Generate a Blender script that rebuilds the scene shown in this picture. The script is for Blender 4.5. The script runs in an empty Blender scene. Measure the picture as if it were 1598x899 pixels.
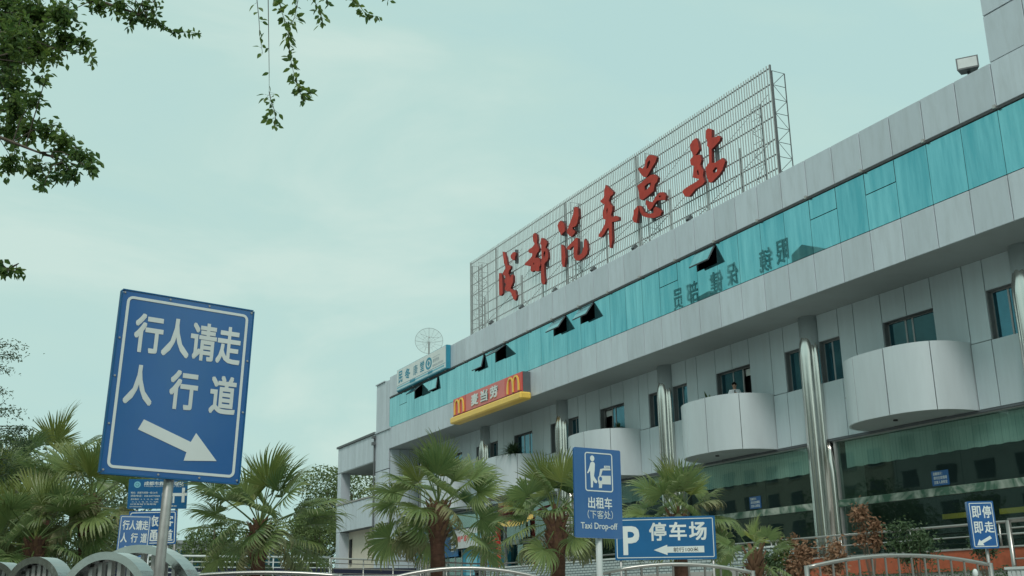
import bpy, bmesh, math, random
from mathutils import Vector, Matrix, Euler, noise
from mathutils.geometry import tessellate_polygon
R = math.radians
PI = math.pi
sc = bpy.context.scene
COL = sc.collection
rnd = random.Random(7)

# ------------------------------------------------------------------ camera
FPX = 1689.754                                   # focal length in pixels of a 1598 px wide frame
cam_d = bpy.data.cameras.new('camera')
cam_d.sensor_width = 36.0
cam_d.lens = 36.0 * FPX / 1598.0
cam_d.clip_start = 0.05
cam_d.clip_end = 5000.0
cam = bpy.data.objects.new('camera', cam_d)
COL.objects.link(cam)
rot = Matrix(((0.89357453, -0.11056096, -0.43508715),
              (-0.44862038, -0.25502928, -0.85656279),
              (-0.01625756, 0.96059166, -0.27748757)))
cam.matrix_world = Matrix.Translation((0, 0, 1.0)) @ rot.to_4x4()
sc.camera = cam
sc.view_settings.view_transform = 'Standard'
sc.view_settings.look = 'None'
sc.view_settings.exposure = 0.0
sc.view_settings.gamma = 1.0
sc.render.resolution_x, sc.render.resolution_y = 1024, 576
sc.cycles.max_bounces = 8
sc.cycles.transparent_max_bounces = 12

# ------------------------------------------------------------------ world
SUN_EL, SUN_AZ = R(48), R(215)                   # azimuth clockwise from +Y
world = bpy.data.worlds.new('World')
sc.world = world
world.use_nodes = True
wn, wl = world.node_tree.nodes, world.node_tree.links
wn.clear()
w_out = wn.new('ShaderNodeOutputWorld')
w_bg = wn.new('ShaderNodeBackground')
w_sky = wn.new('ShaderNodeTexSky')
w_sky.sky_type = 'NISHITA'
w_sky.sun_disc = False
w_sky.sun_elevation = SUN_EL
w_sky.sun_rotation = SUN_AZ
w_sky.air_density = 1.5
w_sky.dust_density = 4.0
w_tc = wn.new('ShaderNodeTexCoord')
w_map = wn.new('ShaderNodeMapping')
w_map.inputs['Scale'].default_value = (1.0, 1.0, 2.6)
w_n1 = wn.new('ShaderNodeTexNoise')
w_n1.inputs['Scale'].default_value = 2.3
w_n1.inputs['Detail'].default_value = 6.0
w_n1.inputs['Roughness'].default_value = 0.55
w_n1.inputs['Distortion'].default_value = 0.5
w_r1 = wn.new('ShaderNodeValToRGB')
cr = w_r1.color_ramp
cr.elements[0].position = 0.38
cr.elements[0].color = (4.85, 7.2, 6.95, 1)
cr.elements[1].position = 0.62
cr.elements[1].color = (6.15, 7.95, 7.3, 1)
e_ = cr.elements.new(0.50)
e_.color = (5.2, 7.4, 6.9, 1)
w_mix = wn.new('ShaderNodeMix')
w_mix.data_type = 'RGBA'
w_mix.inputs['Factor'].default_value = 0.93      # nearly closed cloud cover over the clear sky
w_bg.inputs['Strength'].default_value = 0.1
wl.new(w_tc.outputs['Generated'], w_map.inputs['Vector'])
wl.new(w_map.outputs['Vector'], w_n1.inputs['Vector'])
wl.new(w_n1.outputs['Fac'], w_r1.inputs['Fac'])
wl.new(w_sky.outputs['Color'], w_mix.inputs['A'])
wl.new(w_r1.outputs['Color'], w_mix.inputs['B'])
wl.new(w_mix.outputs['Result'], w_bg.inputs['Color'])
wl.new(w_bg.outputs['Background'], w_out.inputs['Surface'])

sun_d = bpy.data.lights.new('sun', 'SUN')
sun_d.energy = 1.5
sun_d.angle = R(14)
sun_d.color = (1.0, 0.97, 0.93)
sun = bpy.data.objects.new('sun', sun_d)
COL.objects.link(sun)
sun.location = (-20, -30, 60)
sdir = Vector((math.sin(SUN_AZ) * math.cos(SUN_EL), math.cos(SUN_AZ) * math.cos(SUN_EL), math.sin(SUN_EL)))
sun.rotation_euler = sdir.to_track_quat('Z', 'Y').to_euler()

# ------------------------------------------------------------------ materials
MATS = {}
def new_mat(name):
    m = bpy.data.materials.new(name)
    m.use_nodes = True
    MATS[name] = m
    nt = m.node_tree
    b = nt.nodes.get('Principled BSDF')
    return m, nt, b

def pmat(name, col, rough=0.6, metal=0.0, var=0.12, scale=3.0, stretch=(1, 1, 1), objvar=0.06,
         bump=0.0, bscale=40.0, spec=0.5, dirt=None, dirt_amt=0.0, dirt_scale=1.2):
    """principled with noise in the base colour, per object variation, optional stains and bump"""
    m, nt, b = new_mat(name)
    N, L = nt.nodes, nt.links
    geo = N.new('ShaderNodeNewGeometry')
    mp = N.new('ShaderNodeMapping')
    mp.inputs['Scale'].default_value = stretch
    L.new(geo.outputs['Position'], mp.inputs['Vector'])
    n = N.new('ShaderNodeTexNoise')
    n.inputs['Scale'].default_value = scale
    n.inputs['Detail'].default_value = 5
    n.inputs['Roughness'].default_value = 0.62
    L.new(mp.outputs['Vector'], n.inputs['Vector'])
    oi = N.new('ShaderNodeObjectInfo')
    mr = N.new('ShaderNodeMapRange')
    mr.inputs['From Min'].default_value = 0.25
    mr.inputs['From Max'].default_value = 0.75
    mr.inputs['To Min'].default_value = 1 - var
    mr.inputs['To Max'].default_value = 1 + var
    L.new(n.outputs['Fac'], mr.inputs['Value'])
    mo = N.new('ShaderNodeMapRange')
    mo.inputs['To Min'].default_value = 1 - objvar
    mo.inputs['To Max'].default_value = 1 + objvar
    L.new(oi.outputs['Random'], mo.inputs['Value'])
    mu = N.new('ShaderNodeMath'); mu.operation = 'MULTIPLY'
    L.new(mr.outputs['Result'], mu.inputs[0]); L.new(mo.outputs['Result'], mu.inputs[1])
    vm = N.new('ShaderNodeVectorMath'); vm.operation = 'SCALE'
    vm.inputs[0].default_value = col[:3]
    L.new(mu.outputs[0], vm.inputs['Scale'])
    last = vm.outputs['Vector']
    if dirt:
        n2 = N.new('ShaderNodeTexNoise')
        n2.inputs['Scale'].default_value = dirt_scale
        n2.inputs['Detail'].default_value = 7
        n2.inputs['Roughness'].default_value = 0.7
        mp2 = N.new('ShaderNodeMapping')
        mp2.inputs['Scale'].default_value = (2.0, 2.6, 0.45)
        L.new(geo.outputs['Position'], mp2.inputs['Vector'])
        L.new(mp2.outputs['Vector'], n2.inputs['Vector'])
        m2 = N.new('ShaderNodeMapRange')
        m2.inputs['From Min'].default_value = 0.46
        m2.inputs['From Max'].default_value = 0.72
        m2.inputs['To Max'].default_value = dirt_amt
        L.new(n2.outputs['Fac'], m2.inputs['Value'])
        mx = N.new('ShaderNodeMix'); mx.data_type = 'RGBA'
        mx.inputs['B'].default_value = (*dirt, 1)
        L.new(m2.outputs['Result'], mx.inputs['Factor'])
        L.new(last, mx.inputs['A'])
        last = mx.outputs['Result']
    L.new(last, b.inputs['Base Color'])
    b.inputs['Roughness'].default_value = rough
    b.inputs['Metallic'].default_value = metal
    b.inputs['Specular IOR Level'].default_value = spec
    if bump > 0:
        nb = N.new('ShaderNodeTexNoise')
        nb.inputs['Scale'].default_value = bscale
        nb.inputs['Detail'].default_value = 4
        L.new(mp.outputs['Vector'], nb.inputs['Vector'])
        bp = N.new('ShaderNodeBump')
        bp.inputs['Strength'].default_value = bump
        bp.inputs['Distance'].default_value = 0.02
        L.new(nb.outputs['Fac'], bp.inputs['Height'])
        L.new(bp.outputs['Normal'], b.inputs['Normal'])
    return m

ALUM = pmat('aluminium_panel', (0.56, 0.615, 0.66), 0.45, 0.12, 0.04, 1.2, (1, 2.5, 0.5), 0.07, bump=0.05, bscale=1.3,
            dirt=(0.40, 0.43, 0.44), dirt_amt=0.45)
ALUM_LOW = pmat('aluminium_wall_panel', (0.53, 0.61, 0.645), 0.48, 0.08, 0.04, 1.5, (1, 5, 0.4), 0.035, bump=0.05, bscale=1.2,
                dirt=(0.46, 0.50, 0.52), dirt_amt=0.3)
BALC = pmat('balcony_panel', (0.57, 0.625, 0.65), 0.40, 0.12, 0.04, 1.2, (1, 3, 0.4), objvar=0.03, bump=0.05, bscale=1.2, dirt=(0.46, 0.50, 0.51), dirt_amt=0.25)
JOINT = pmat('joint_sealant', (0.10, 0.115, 0.125), 0.8)
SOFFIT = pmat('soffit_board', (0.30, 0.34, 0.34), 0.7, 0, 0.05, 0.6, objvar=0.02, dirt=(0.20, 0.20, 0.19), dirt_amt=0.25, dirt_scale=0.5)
FRAME = pmat('window_frame_metal', (0.40, 0.40, 0.40), 0.4, 0.5)
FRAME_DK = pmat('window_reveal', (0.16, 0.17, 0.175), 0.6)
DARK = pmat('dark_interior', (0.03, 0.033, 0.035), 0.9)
STEEL = pmat('grey_steel', (0.33, 0.35, 0.35), 0.5, 0.4, 0.15, 8)
GALV = pmat('galvanised_steel', (0.46, 0.45, 0.43), 0.42, 0.55, 0.18, 12)
STAIN = pmat('stainless_steel', (0.42, 0.405, 0.38), 0.34, 0.85, 0.06, 10)
BAND = pmat('bright_band_steel', (0.42, 0.425, 0.41), 0.14, 1.0, 0.1, 6, bump=0.25, bscale=3)
CHROME = pmat('polished_steel', (0.74, 0.72, 0.68), 0.2, 1.0, 0.05, 4, (1, 1, 0.3), bump=0.5, bscale=1.6)
SLATM = pmat('slat_paint', (0.50, 0.52, 0.51), 0.5, 0.1, 0.12, 4)
RAILDK = pmat('dark_frame_paint', (0.13, 0.14, 0.145), 0.55, 0.2, 0.2, 6)
RED = pmat('red_letter_paint', (0.50, 0.06, 0.042), 0.6, 0, 0.16, 3, (1, 1, 1), spec=0.2, dirt=(0.30, 0.05, 0.04), dirt_amt=0.5)
AWN = pmat('faded_red_awning', (0.22, 0.05, 0.045), 0.8, 0, 0.15, 4)
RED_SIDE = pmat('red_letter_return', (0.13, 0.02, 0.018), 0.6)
BLUE = pmat('blue_sign_sheet', (0.004, 0.10, 0.33), 0.3, 0, 0.07, 2, spec=0.8, dirt=(0.02, 0.13, 0.31), dirt_amt=0.4, dirt_scale=2.5)
for n_, v_ in (('Coat Weight', 1.0), ('Coat IOR', 1.6), ('Coat Roughness', 0.12)):
    BLUE.node_tree.nodes['Principled BSDF'].inputs[n_].default_value = v_
BLUE_D = pmat('blue_sign_sheet_aged', (0.012, 0.12, 0.29), 0.4, 0, 0.10, 2.5, spec=0.4)
WHITE = pmat('white_print', (0.70, 0.74, 0.72), 0.5, 0, 0.04, 6)
WHITE_OLD = pmat('white_plastic', (0.62, 0.66, 0.65), 0.45, 0, 0.10, 3, dirt=(0.4, 0.4, 0.38), dirt_amt=0.4)
BLACKP = pmat('black_print', (0.03, 0.03, 0.035), 0.6)
TEALP = pmat('teal_print', (0.03, 0.26, 0.37), 0.5)
GREYP = pmat('grey_print', (0.30, 0.36, 0.40), 0.5)
CYAN = pmat('cyan_print', (0.20, 0.52, 0.62), 0.5)
MRED = pmat('red_light_box', (0.66, 0.075, 0.06), 0.28, 0, 0.06, 2)
MRED_P = pmat('faded_red_light_box', (0.66, 0.17, 0.15), 0.35, 0, 0.05, 2)
MYEL = pmat('yellow_light_box', (0.84, 0.54, 0.10), 0.35, 0, 0.06, 3)
ORANGE = pmat('orange_red_tile', (0.42, 0.10, 0.045), 0.5, 0, 0.2, 5, bump=0.2)
CREAM = pmat('cream_plaster', (0.62, 0.57, 0.47), 0.8, 0, 0.06, 2)
CONC = pmat('concrete', (0.33, 0.33, 0.31), 0.85, 0, 0.15, 2, bump=0.2, bscale=20)
ASPH = pmat('asphalt', (0.05, 0.05, 0.052), 0.9, 0, 0.25, 6, bump=0.4, bscale=60)
PAVE = pmat('paving', (0.40, 0.39, 0.37), 0.85, 0, 0.15, 3, bump=0.2, bscale=30)
SOIL = pmat('ground_soil', (0.12, 0.12, 0.08), 0.95, 0, 0.3, 1)
BARK = pmat('tree_bark', (0.12, 0.095, 0.07), 0.9, 0, 0.3, 14, (1, 1, 0.3), bump=0.6, bscale=30)
TWIG = pmat('twig_bark', (0.07, 0.055, 0.04), 0.85, 0, 0.2, 20)
PALM_BARK = pmat('palm_trunk_bark', (0.115, 0.055, 0.038), 0.95, 0, 0.35, 9, (1, 1, 2.2), bump=0.9, bscale=14)
PALM_BOOT = pmat('palm_leaf_base', (0.17, 0.09, 0.05), 0.9, 0, 0.35, 9)
GLASS_DK = pmat('dark_blue_glass', (0.05, 0.17, 0.22), 0.07, 0.75, 0.25, 1.2, spec=1.0)
SKIN = pmat('skin', (0.42, 0.24, 0.17), 0.55, 0, 0.05, 10)
HAIR = pmat('black_hair', (0.02, 0.018, 0.016), 0.6)
NAVY = pmat('navy_cloth', (0.015, 0.02, 0.045), 0.9)
SHIRT = pmat('white_shirt', (0.62, 0.68, 0.72), 0.85)
FACADE_FAR = pmat('far_building_wall', (0.34, 0.35, 0.34), 0.85, 0, 0.1, 0.3)
FACADE_WARM = pmat('beige_building_wall', (0.42, 0.38, 0.32), 0.85, 0, 0.1, 0.3)
GLASS_FAR = pmat('far_window_glass', (0.03, 0.05, 0.06), 0.2, 0, 0.2, 1)
BLIND = pmat('blind_fabric', (0.74, 0.78, 0.76), 0.8, 0, 0.1, 1.5, (1, 8, 0.3))

def leafmat(name, c1, c2, rough=0.5, transl=0.35, scale=1.5, ends=None):
    """leaf colour varies in space between c1 and c2; some light passes through the blade"""
    m, nt, b = new_mat(name)
    N, L = nt.nodes, nt.links
    geo = N.new('ShaderNodeNewGeometry')
    n = N.new('ShaderNodeTexNoise'); n.inputs['Scale'].default_value = scale; n.inputs['Detail'].default_value = 4
    L.new(geo.outputs['Position'], n.inputs['Vector'])
    oi = N.new('ShaderNodeObjectInfo')
    ad = N.new('ShaderNodeMath'); ad.operation = 'MULTIPLY_ADD'
    L.new(oi.outputs['Random'], ad.inputs[0]); ad.inputs[1].default_value = 0.45
    L.new(n.outputs['Fac'], ad.inputs[2])
    ri = N.new('ShaderNodeMath'); ri.operation = 'MULTIPLY_ADD'
    L.new(geo.outputs['Random Per Island'], ri.inputs[0]); ri.inputs[1].default_value = 0.35
    L.new(ad.outputs[0], ri.inputs[2])
    rp = N.new('ShaderNodeMapRange')
    rp.inputs['From Min'].default_value = 0.45; rp.inputs['From Max'].default_value = 1.25
    L.new(ri.outputs[0], rp.inputs['Value'])
    mx = N.new('ShaderNodeMix'); mx.data_type = 'RGBA'
    mx.inputs['A'].default_value = (*c1, 1); mx.inputs['B'].default_value = (*c2, 1)
    L.new(rp.outputs['Result'], mx.inputs['Factor'])
    last = mx.outputs['Result']
    if ends:
        at = N.new('ShaderNodeAttribute'); at.attribute_name = 'tipness'
        m3 = N.new('ShaderNodeMix'); m3.data_type = 'RGBA'
        m3.inputs['B'].default_value = (*ends, 1)
        mm = N.new('ShaderNodeMath'); mm.operation = 'MULTIPLY'; mm.inputs[1].default_value = 0.85
        L.new(at.outputs['Fac'], mm.inputs[0])
        L.new(mm.outputs[0], m3.inputs['Factor'])
        L.new(last, m3.inputs['A'])
        last = m3.outputs['Result']
    L.new(last, b.inputs['Base Color'])
    b.inputs['Roughness'].default_value = rough
    tr = N.new('ShaderNodeBsdfTranslucent')
    L.new(last, tr.inputs['Color'])
    ms = N.new('ShaderNodeMixShader'); ms.inputs['Fac'].default_value = transl
    out = N.get('Material Output')
    L.new(b.outputs[0], ms.inputs[1]); L.new(tr.outputs[0], ms.inputs[2])
    L.new(ms.outputs[0], out.inputs['Surface'])
    return m
LEAF = leafmat('tree_leaf', (0.065, 0.145, 0.055), (0.23, 0.31, 0.045), 0.45, 0.55, 1.3)
LEAF_FAR = leafmat('far_tree_leaf', (0.06, 0.105, 0.06), (0.11, 0.16, 0.08), 0.6, 0.3)
LEAF_LIGHT = leafmat('light_tree_leaf', (0.08, 0.13, 0.04), (0.16, 0.21, 0.07), 0.6, 0.25)
LEAF_SHRUB = leafmat('shrub_leaf', (0.035, 0.075, 0.035), (0.08, 0.13, 0.05), 0.5, 0.2, 3)
LEAF_DEAD = leafmat('dead_leaf', (0.20, 0.10, 0.055), (0.42, 0.25, 0.15), 0.8, 0.2, 3)
FROND = leafmat('palm_frond_blade', (0.125, 0.21, 0.08), (0.27, 0.34, 0.12), 0.38, 0.38, 0.9, ends=(0.26, 0.24, 0.13))
FROND_OLD = leafmat('old_palm_frond_blade', (0.13, 0.17, 0.08), (0.28, 0.28, 0.13), 0.6, 0.2, 0.9, ends=(0.26, 0.20, 0.11))
FROND_YOUNG = leafmat('young_palm_frond_blade', (0.15, 0.21, 0.06), (0.28, 0.31, 0.08), 0.38, 0.3, 0.9, ends=(0.2, 0.22, 0.09))

def teal_glass():
    m, nt, b = new_mat('teal_mirror_glass')
    N, L = nt.nodes, nt.links
    geo = N.new('ShaderNodeNewGeometry')
    mp = N.new('ShaderNodeMapping'); mp.inputs['Scale'].default_value = (1, 3.6, 0.35)
    L.new(geo.outputs['Position'], mp.inputs['Vector'])
    n = N.new('ShaderNodeTexNoise'); n.inputs['Scale'].default_value = 1.1; n.inputs['Detail'].default_value = 6
    n.inputs['Roughness'].default_value = 0.65
    L.new(mp.outputs['Vector'], n.inputs['Vector'])
    oi = N.new('ShaderNodeObjectInfo')
    a = N.new('ShaderNodeMath'); a.operation = 'MULTIPLY_ADD'
    L.new(oi.outputs['Random'], a.inputs[0]); a.inputs[1].default_value = 0.16
    L.new(n.outputs['Fac'], a.inputs[2])
    rp = N.new('ShaderNodeValToRGB')
    rp.color_ramp.elements[0].position = 0.40; rp.color_ramp.elements[0].color = (0.125, 0.42, 0.47, 1)
    rp.color_ramp.elements[1].position = 0.82; rp.color_ramp.elements[1].color = (0.27, 0.61, 0.65, 1)
    L.new(a.outputs[0], rp.inputs['Fac'])
    L.new(rp.outputs['Color'], b.inputs['Base Color'])
    b.inputs['Metallic'].default_value = 0.9
    mr = N.new('ShaderNodeMapRange')
    mr.inputs['From Min'].default_value = 0.35; mr.inputs['From Max'].default_value = 0.75
    mr.inputs['To Min'].default_value = 0.004; mr.inputs['To Max'].default_value = 0.035
    L.new(n.outputs['Fac'], mr.inputs['Value'])
    L.new(mr.outputs['Result'], b.inputs['Roughness'])
    n2 = N.new('ShaderNodeTexNoise'); n2.inputs['Scale'].default_value = 0.8; n2.inputs['Detail'].default_value = 1
    L.new(geo.outputs['Position'], n2.inputs['Vector'])
    bp = N.new('ShaderNodeBump'); bp.inputs['Strength'].default_value = 0.03; bp.inputs['Distance'].default_value = 0.02
    L.new(n2.outputs['Fac'], bp.inputs['Height'])
    L.new(bp.outputs['Normal'], b.inputs['Normal'])
    return m
TEALG = teal_glass()

def clear_glass(name, tint, ior=1.7):
    m, nt, b = new_mat(name)
    N, L = nt.nodes, nt.links
    N.remove(b)
    tr = N.new('ShaderNodeBsdfTransparent'); tr.inputs['Color'].default_value = (*tint, 1)
    gl = N.new('ShaderNodeBsdfGlossy'); gl.inputs['Roughness'].default_value = 0.02
    gl.inputs['Color'].default_value = (0.85, 1.0, 0.95, 1)
    lw = N.new('ShaderNodeLayerWeight'); lw.inputs['Blend'].default_value = 0.5
    pw = N.new('ShaderNodeMath'); pw.operation = 'POWER'; pw.inputs[1].default_value = 3.5
    fr = N.new('ShaderNodeMath'); fr.operation = 'MULTIPLY_ADD'; fr.inputs[1].default_value = 0.55; fr.inputs[2].default_value = 0.085
    L.new(lw.outputs['Facing'], pw.inputs[0]); L.new(pw.outputs[0], fr.inputs[0])
    n2 = N.new('ShaderNodeTexNoise'); n2.inputs['Scale'].default_value = 0.7
    geo = N.new('ShaderNodeNewGeometry'); L.new(geo.outputs['Position'], n2.inputs['Vector'])
    bp = N.new('ShaderNodeBump'); bp.inputs['Strength'].default_value = 0.1; bp.inputs['Distance'].default_value = 0.02
    L.new(n2.outputs['Fac'], bp.inputs['Height']); L.new(bp.outputs['Normal'], gl.inputs['Normal'])
    ms = N.new('ShaderNodeMixShader')
    L.new(fr.outputs[0], ms.inputs['Fac']); L.new(tr.outputs[0], ms.inputs[1]); L.new(gl.outputs[0], ms.inputs[2])
    L.new(ms.outputs[0], N.get('Material Output').inputs['Surface'])
    return m
SHOPG = clear_glass('green_shop_glass', (0.74, 0.84, 0.81))

def marble():
    m, nt, b = new_mat('green_marble')
    N, L = nt.nodes, nt.links
    geo = N.new('ShaderNodeNewGeometry')
    n = N.new('ShaderNodeTexNoise'); n.inputs['Scale'].default_value = 0.9; n.inputs['Detail'].default_value = 8
    n.inputs['Distortion'].default_value = 2.5
    L.new(geo.outputs['Position'], n.inputs['Vector'])
    rp = N.new('ShaderNodeValToRGB')
    rp.color_ramp.elements[0].position = 0.42; rp.color_ramp.elements[0].color = (0.07, 0.14, 0.10, 1)
    rp.color_ramp.elements[1].position = 0.64; rp.color_ramp.elements[1].color = (0.42, 0.46, 0.40, 1)
    L.new(n.outputs['Fac'], rp.inputs['Fac']); L.new(rp.outputs['Color'], b.inputs['Base Color'])
    b.inputs['Roughness'].default_value = 0.15
    return m
MARBLE = marble()

def tiles():
    m, nt, b = new_mat('white_glazed_tile')
    N, L = nt.nodes, nt.links
    geo = N.new('ShaderNodeNewGeometry')
    sp = N.new('ShaderNodeSeparateXYZ'); L.new(geo.outputs['Position'], sp.inputs[0])
    cb = N.new('ShaderNodeCombineXYZ'); L.new(sp.outputs['Y'], cb.inputs['X']); L.new(sp.outputs['Z'], cb.inputs['Y'])
    br = N.new('ShaderNodeTexBrick')
    br.inputs['Scale'].default_value = 1.0
    br.inputs['Color1'].default_value = (0.50, 0.56, 0.55, 1); br.inputs['Color2'].default_value = (0.44, 0.51, 0.51, 1)
    br.inputs['Mortar'].default_value = (0.10, 0.13, 0.14, 1)
    br.inputs['Mortar Size'].default_value = 0.018
    br.inputs['Brick Width'].default_value = 0.30; br.inputs['Row Height'].default_value = 0.11
    br.offset = 0.5
    L.new(cb.outputs[0], br.inputs['Vector'])
    L.new(br.outputs['Color'], b.inputs['Base Color'])
    bp = N.new('ShaderNodeBump'); bp.inputs['Strength'].default_value = 0.6; bp.inputs['Distance'].default_value = 0.01; bp.invert = True
    L.new(br.outputs['Fac'], bp.inputs['Height']); L.new(bp.outputs['Normal'], b.inputs['Normal'])
    b.inputs['Roughness'].default_value = 0.3
    return m
TILE = tiles()

# ------------------------------------------------------------------ helpers
def tag(o, label=None, cat=None, group=None, kind=None):
    if label: o['label'] = label
    if cat: o['category'] = cat
    if group: o['group'] = group
    if kind: o['kind'] = kind
    return o

def empty(name, loc, rot=(0, 0, 0), label=None, cat=None, group=None):
    o = bpy.data.objects.new(name, None)
    o.empty_display_size = 0.3
    o.location = loc
    o.rotation_euler = rot
    COL.objects.link(o)
    return tag(o, label, cat, group)

def mesh_obj(name, me, parent=None, mat=None):
    o = bpy.data.objects.new(name, me)
    COL.objects.link(o)
    if parent: o.parent = parent
    if mat and not me.materials: me.materials.append(mat)
    return o

def build(name, bm, mat, parent=None, smooth=False, off=None, label=None, kind=None, bevel=0):
    """turn a bmesh into one linked mesh object; off = origin its coordinates are shifted by"""
    if off is not None:
        bmesh.ops.translate(bm, verts=bm.verts, vec=-Vector(off))
    me = bpy.data.meshes.new(name)
    if bevel: bmesh.ops.bevel(bm, geom=bm.edges[:], offset=bevel, segments=1, affect='EDGES')
    bmesh.ops.recalc_face_normals(bm, faces=bm.faces)
    bm.to_mesh(me); bm.free()
    mats = mat if isinstance(mat, (list, tuple)) else [mat]
    for m_ in mats: me.materials.append(m_)
    if smooth:
        me.polygons.foreach_set('use_smooth', [True] * len(me.polygons))
    o = mesh_obj(name, me, parent)
    if label: o['label'] = label
    if kind: o['kind'] = kind
    return o

def NB(): return bmesh.new()

def box(bm, x0, x1, y0, y1, z0, z1, mi=0):
    vs = [bm.verts.new((x, y, z)) for x in (x0, x1) for y in (y0, y1) for z in (z0, z1)]
    for f in ((0, 1, 3, 2), (4, 6, 7, 5), (0, 4, 5, 1), (2, 3, 7, 6), (0, 2, 6, 4), (1, 5, 7, 3)):
        fc = bm.faces.new([vs[i] for i in f]); fc.material_index = mi
    return vs

def tube(bm, pts, r, n=6, caps=True, radii=None, closed=False):
    pts = [Vector(p) for p in pts]
    rings = []
    m = len(pts)
    up = None
    for i, p in enumerate(pts):
        if closed: t = pts[(i + 1) % m] - pts[i - 1]
        else: t = (pts[min(i + 1, m - 1)] - pts[max(i - 1, 0)])
        t = t.normalized() if t.length > 1e-9 else Vector((0, 0, 1))
        if up is None:
            up = Vector((0, 0, 1)) if abs(t.z) < 0.9 else Vector((0, 1, 0))
        a = t.cross(up)
        if a.length < 1e-6: a = t.cross(Vector((1, 0, 0)))
        a.normalize(); b = a.cross(t).normalized(); up = b
        rr = radii[i] if radii else r
        rings.append([bm.verts.new(p + a * (rr * math.cos(2 * PI * k / n)) + b * (rr * math.sin(2 * PI * k / n))) for k in range(n)])
    rng = range(m) if closed else range(m - 1)
    for i in rng:
        A, B = rings[i], rings[(i + 1) % m]
        for k in range(n):
            bm.faces.new((A[k], A[(k + 1) % n], B[(k + 1) % n], B[k]))
    if caps and not closed:
        bm.faces.new(rings[0][::-1]); bm.faces.new(rings[-1])

def extrude_loops(bm, loops, M, d0, d1, side_mi=0):
    """filled 2D loops (first outer, rest holes) extruded from depth d0 (front) to d1; M(u,v,d) -> 3D"""
    vl = [[Vector((u, v, 0)) for u, v in lp] for lp in loops]
    tris = tessellate_polygon(vl)
    flat = [p for lp in vl for p in lp]
    fr = [bm.verts.new(M(p.x, p.y, d0)) for p in flat]
    bk = [bm.verts.new(M(p.x, p.y, d1)) for p in flat]
    for t in tris:
        if len(set(t)) < 3: continue
        try:
            bm.faces.new([fr[i] for i in t]); bm.faces.new([bk[i] for i in reversed(t)])
        except ValueError: pass
    k = 0
    for lp in vl:
        n = len(lp)
        for i in range(n):
            a, b = k + i, k + (i + 1) % n
            try:
                f = bm.faces.new((fr[a], fr[b], bk[b], bk[a])); f.material_index = side_mi
            except ValueError: pass
        k += n

def rrect(x0, x1, z0, z1, r, n=5):
    pts = []
    for cx, cz, a0 in ((x1 - r, z1 - r, 0), (x0 + r, z1 - r, 90), (x0 + r, z0 + r, 180), (x1 - r, z0 + r, 270)):
        for k in range(n + 1):
            a = R(a0 + 90 * k / n)
            pts.append((cx + r * math.cos(a), cz + r * math.sin(a)))
    return pts

TXT = {}
def text_mesh(s, bold=0.0):
    """outline of a string as a flat mesh, scaled to the unit box"""
    key = (s, bold)
    if key in TXT: return TXT[key]
    cu = bpy.data.curves.new('t', 'FONT')
    cu.body = s
    cu.size = 1.0
    cu.offset = bold
    cu.resolution_u = 3
    ob = bpy.data.objects.new('t', cu)
    COL.objects.link(ob)
    dg = bpy.context.evaluated_depsgraph_get()
    me = bpy.data.meshes.new_from_object(ob.evaluated_get(dg))
    bpy.data.objects.remove(ob)
    xs = [v.co.x for v in me.vertices]; ys = [v.co.y for v in me.vertices]
    x0, x1, y0, y1 = min(xs), max(xs), min(ys), max(ys)
    vs = [((v.co.x - x0) / max(x1 - x0, 1e-6), (v.co.y - y0) / max(y1 - y0, 1e-6)) for v in me.vertices]
    fs = [tuple(p.vertices) for p in me.polygons]
    bpy.data.meshes.remove(me)
    bpy.data.curves.remove(cu)
    TXT[key] = (vs, fs)
    return TXT[key]

def add_text(bm, s, x0, x1, z0, z1, y, bold=0.0, depth=0.0, shear=0):
    """letters on the plane y (viewer on the -y side), fitted into the box; bold strokes come from copies shifted
    by a stroke offset, each a fraction of a millimetre behind the other; depth > 0 gives raised letters"""
    vs, fs = text_mesh(s, 0.0)
    n = max(1, len(s)) if ord(s[0]) > 255 else max(1, len(s) * .55)
    rx, rz = bold * (x1 - x0) / n * 1.1, bold * (z1 - z0)
    offs_ = [(0, 0)] if bold <= 0 else [(rx * a_, rz * b_) for a_, b_ in ((-1, -1), (1, 1), (-1, 1), (1, -1), (0, 1), (1, 0), (0, -1), (-1, 0))]
    for m_, (ox, oz) in enumerate(offs_):
        yy = y + .00025 * m_
        f = [bm.verts.new((x0 + rx + u * (x1 - x0 - 2 * rx) + ox, yy, z0 + rz + v * (z1 - z0 - 2 * rz) + oz)) for u, v in vs]
        ec = {}
        for t in fs:
            try: bm.faces.new([f[i] for i in t])
            except ValueError: continue
            for i in range(len(t)):
                e = (t[i], t[(i + 1) % len(t)]); k = (min(e), max(e))
                ec[k] = ec.get(k, 0) + 1
        if depth > 0:
            b = [bm.verts.new((v.co.x, y + depth, v.co.z)) for v in f]
            for (i, j), c_ in ec.items():
                if c_ == 1:
                    try: bm.faces.new((f[i], f[j], b[j], b[i]))
                    except ValueError: pass

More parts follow.
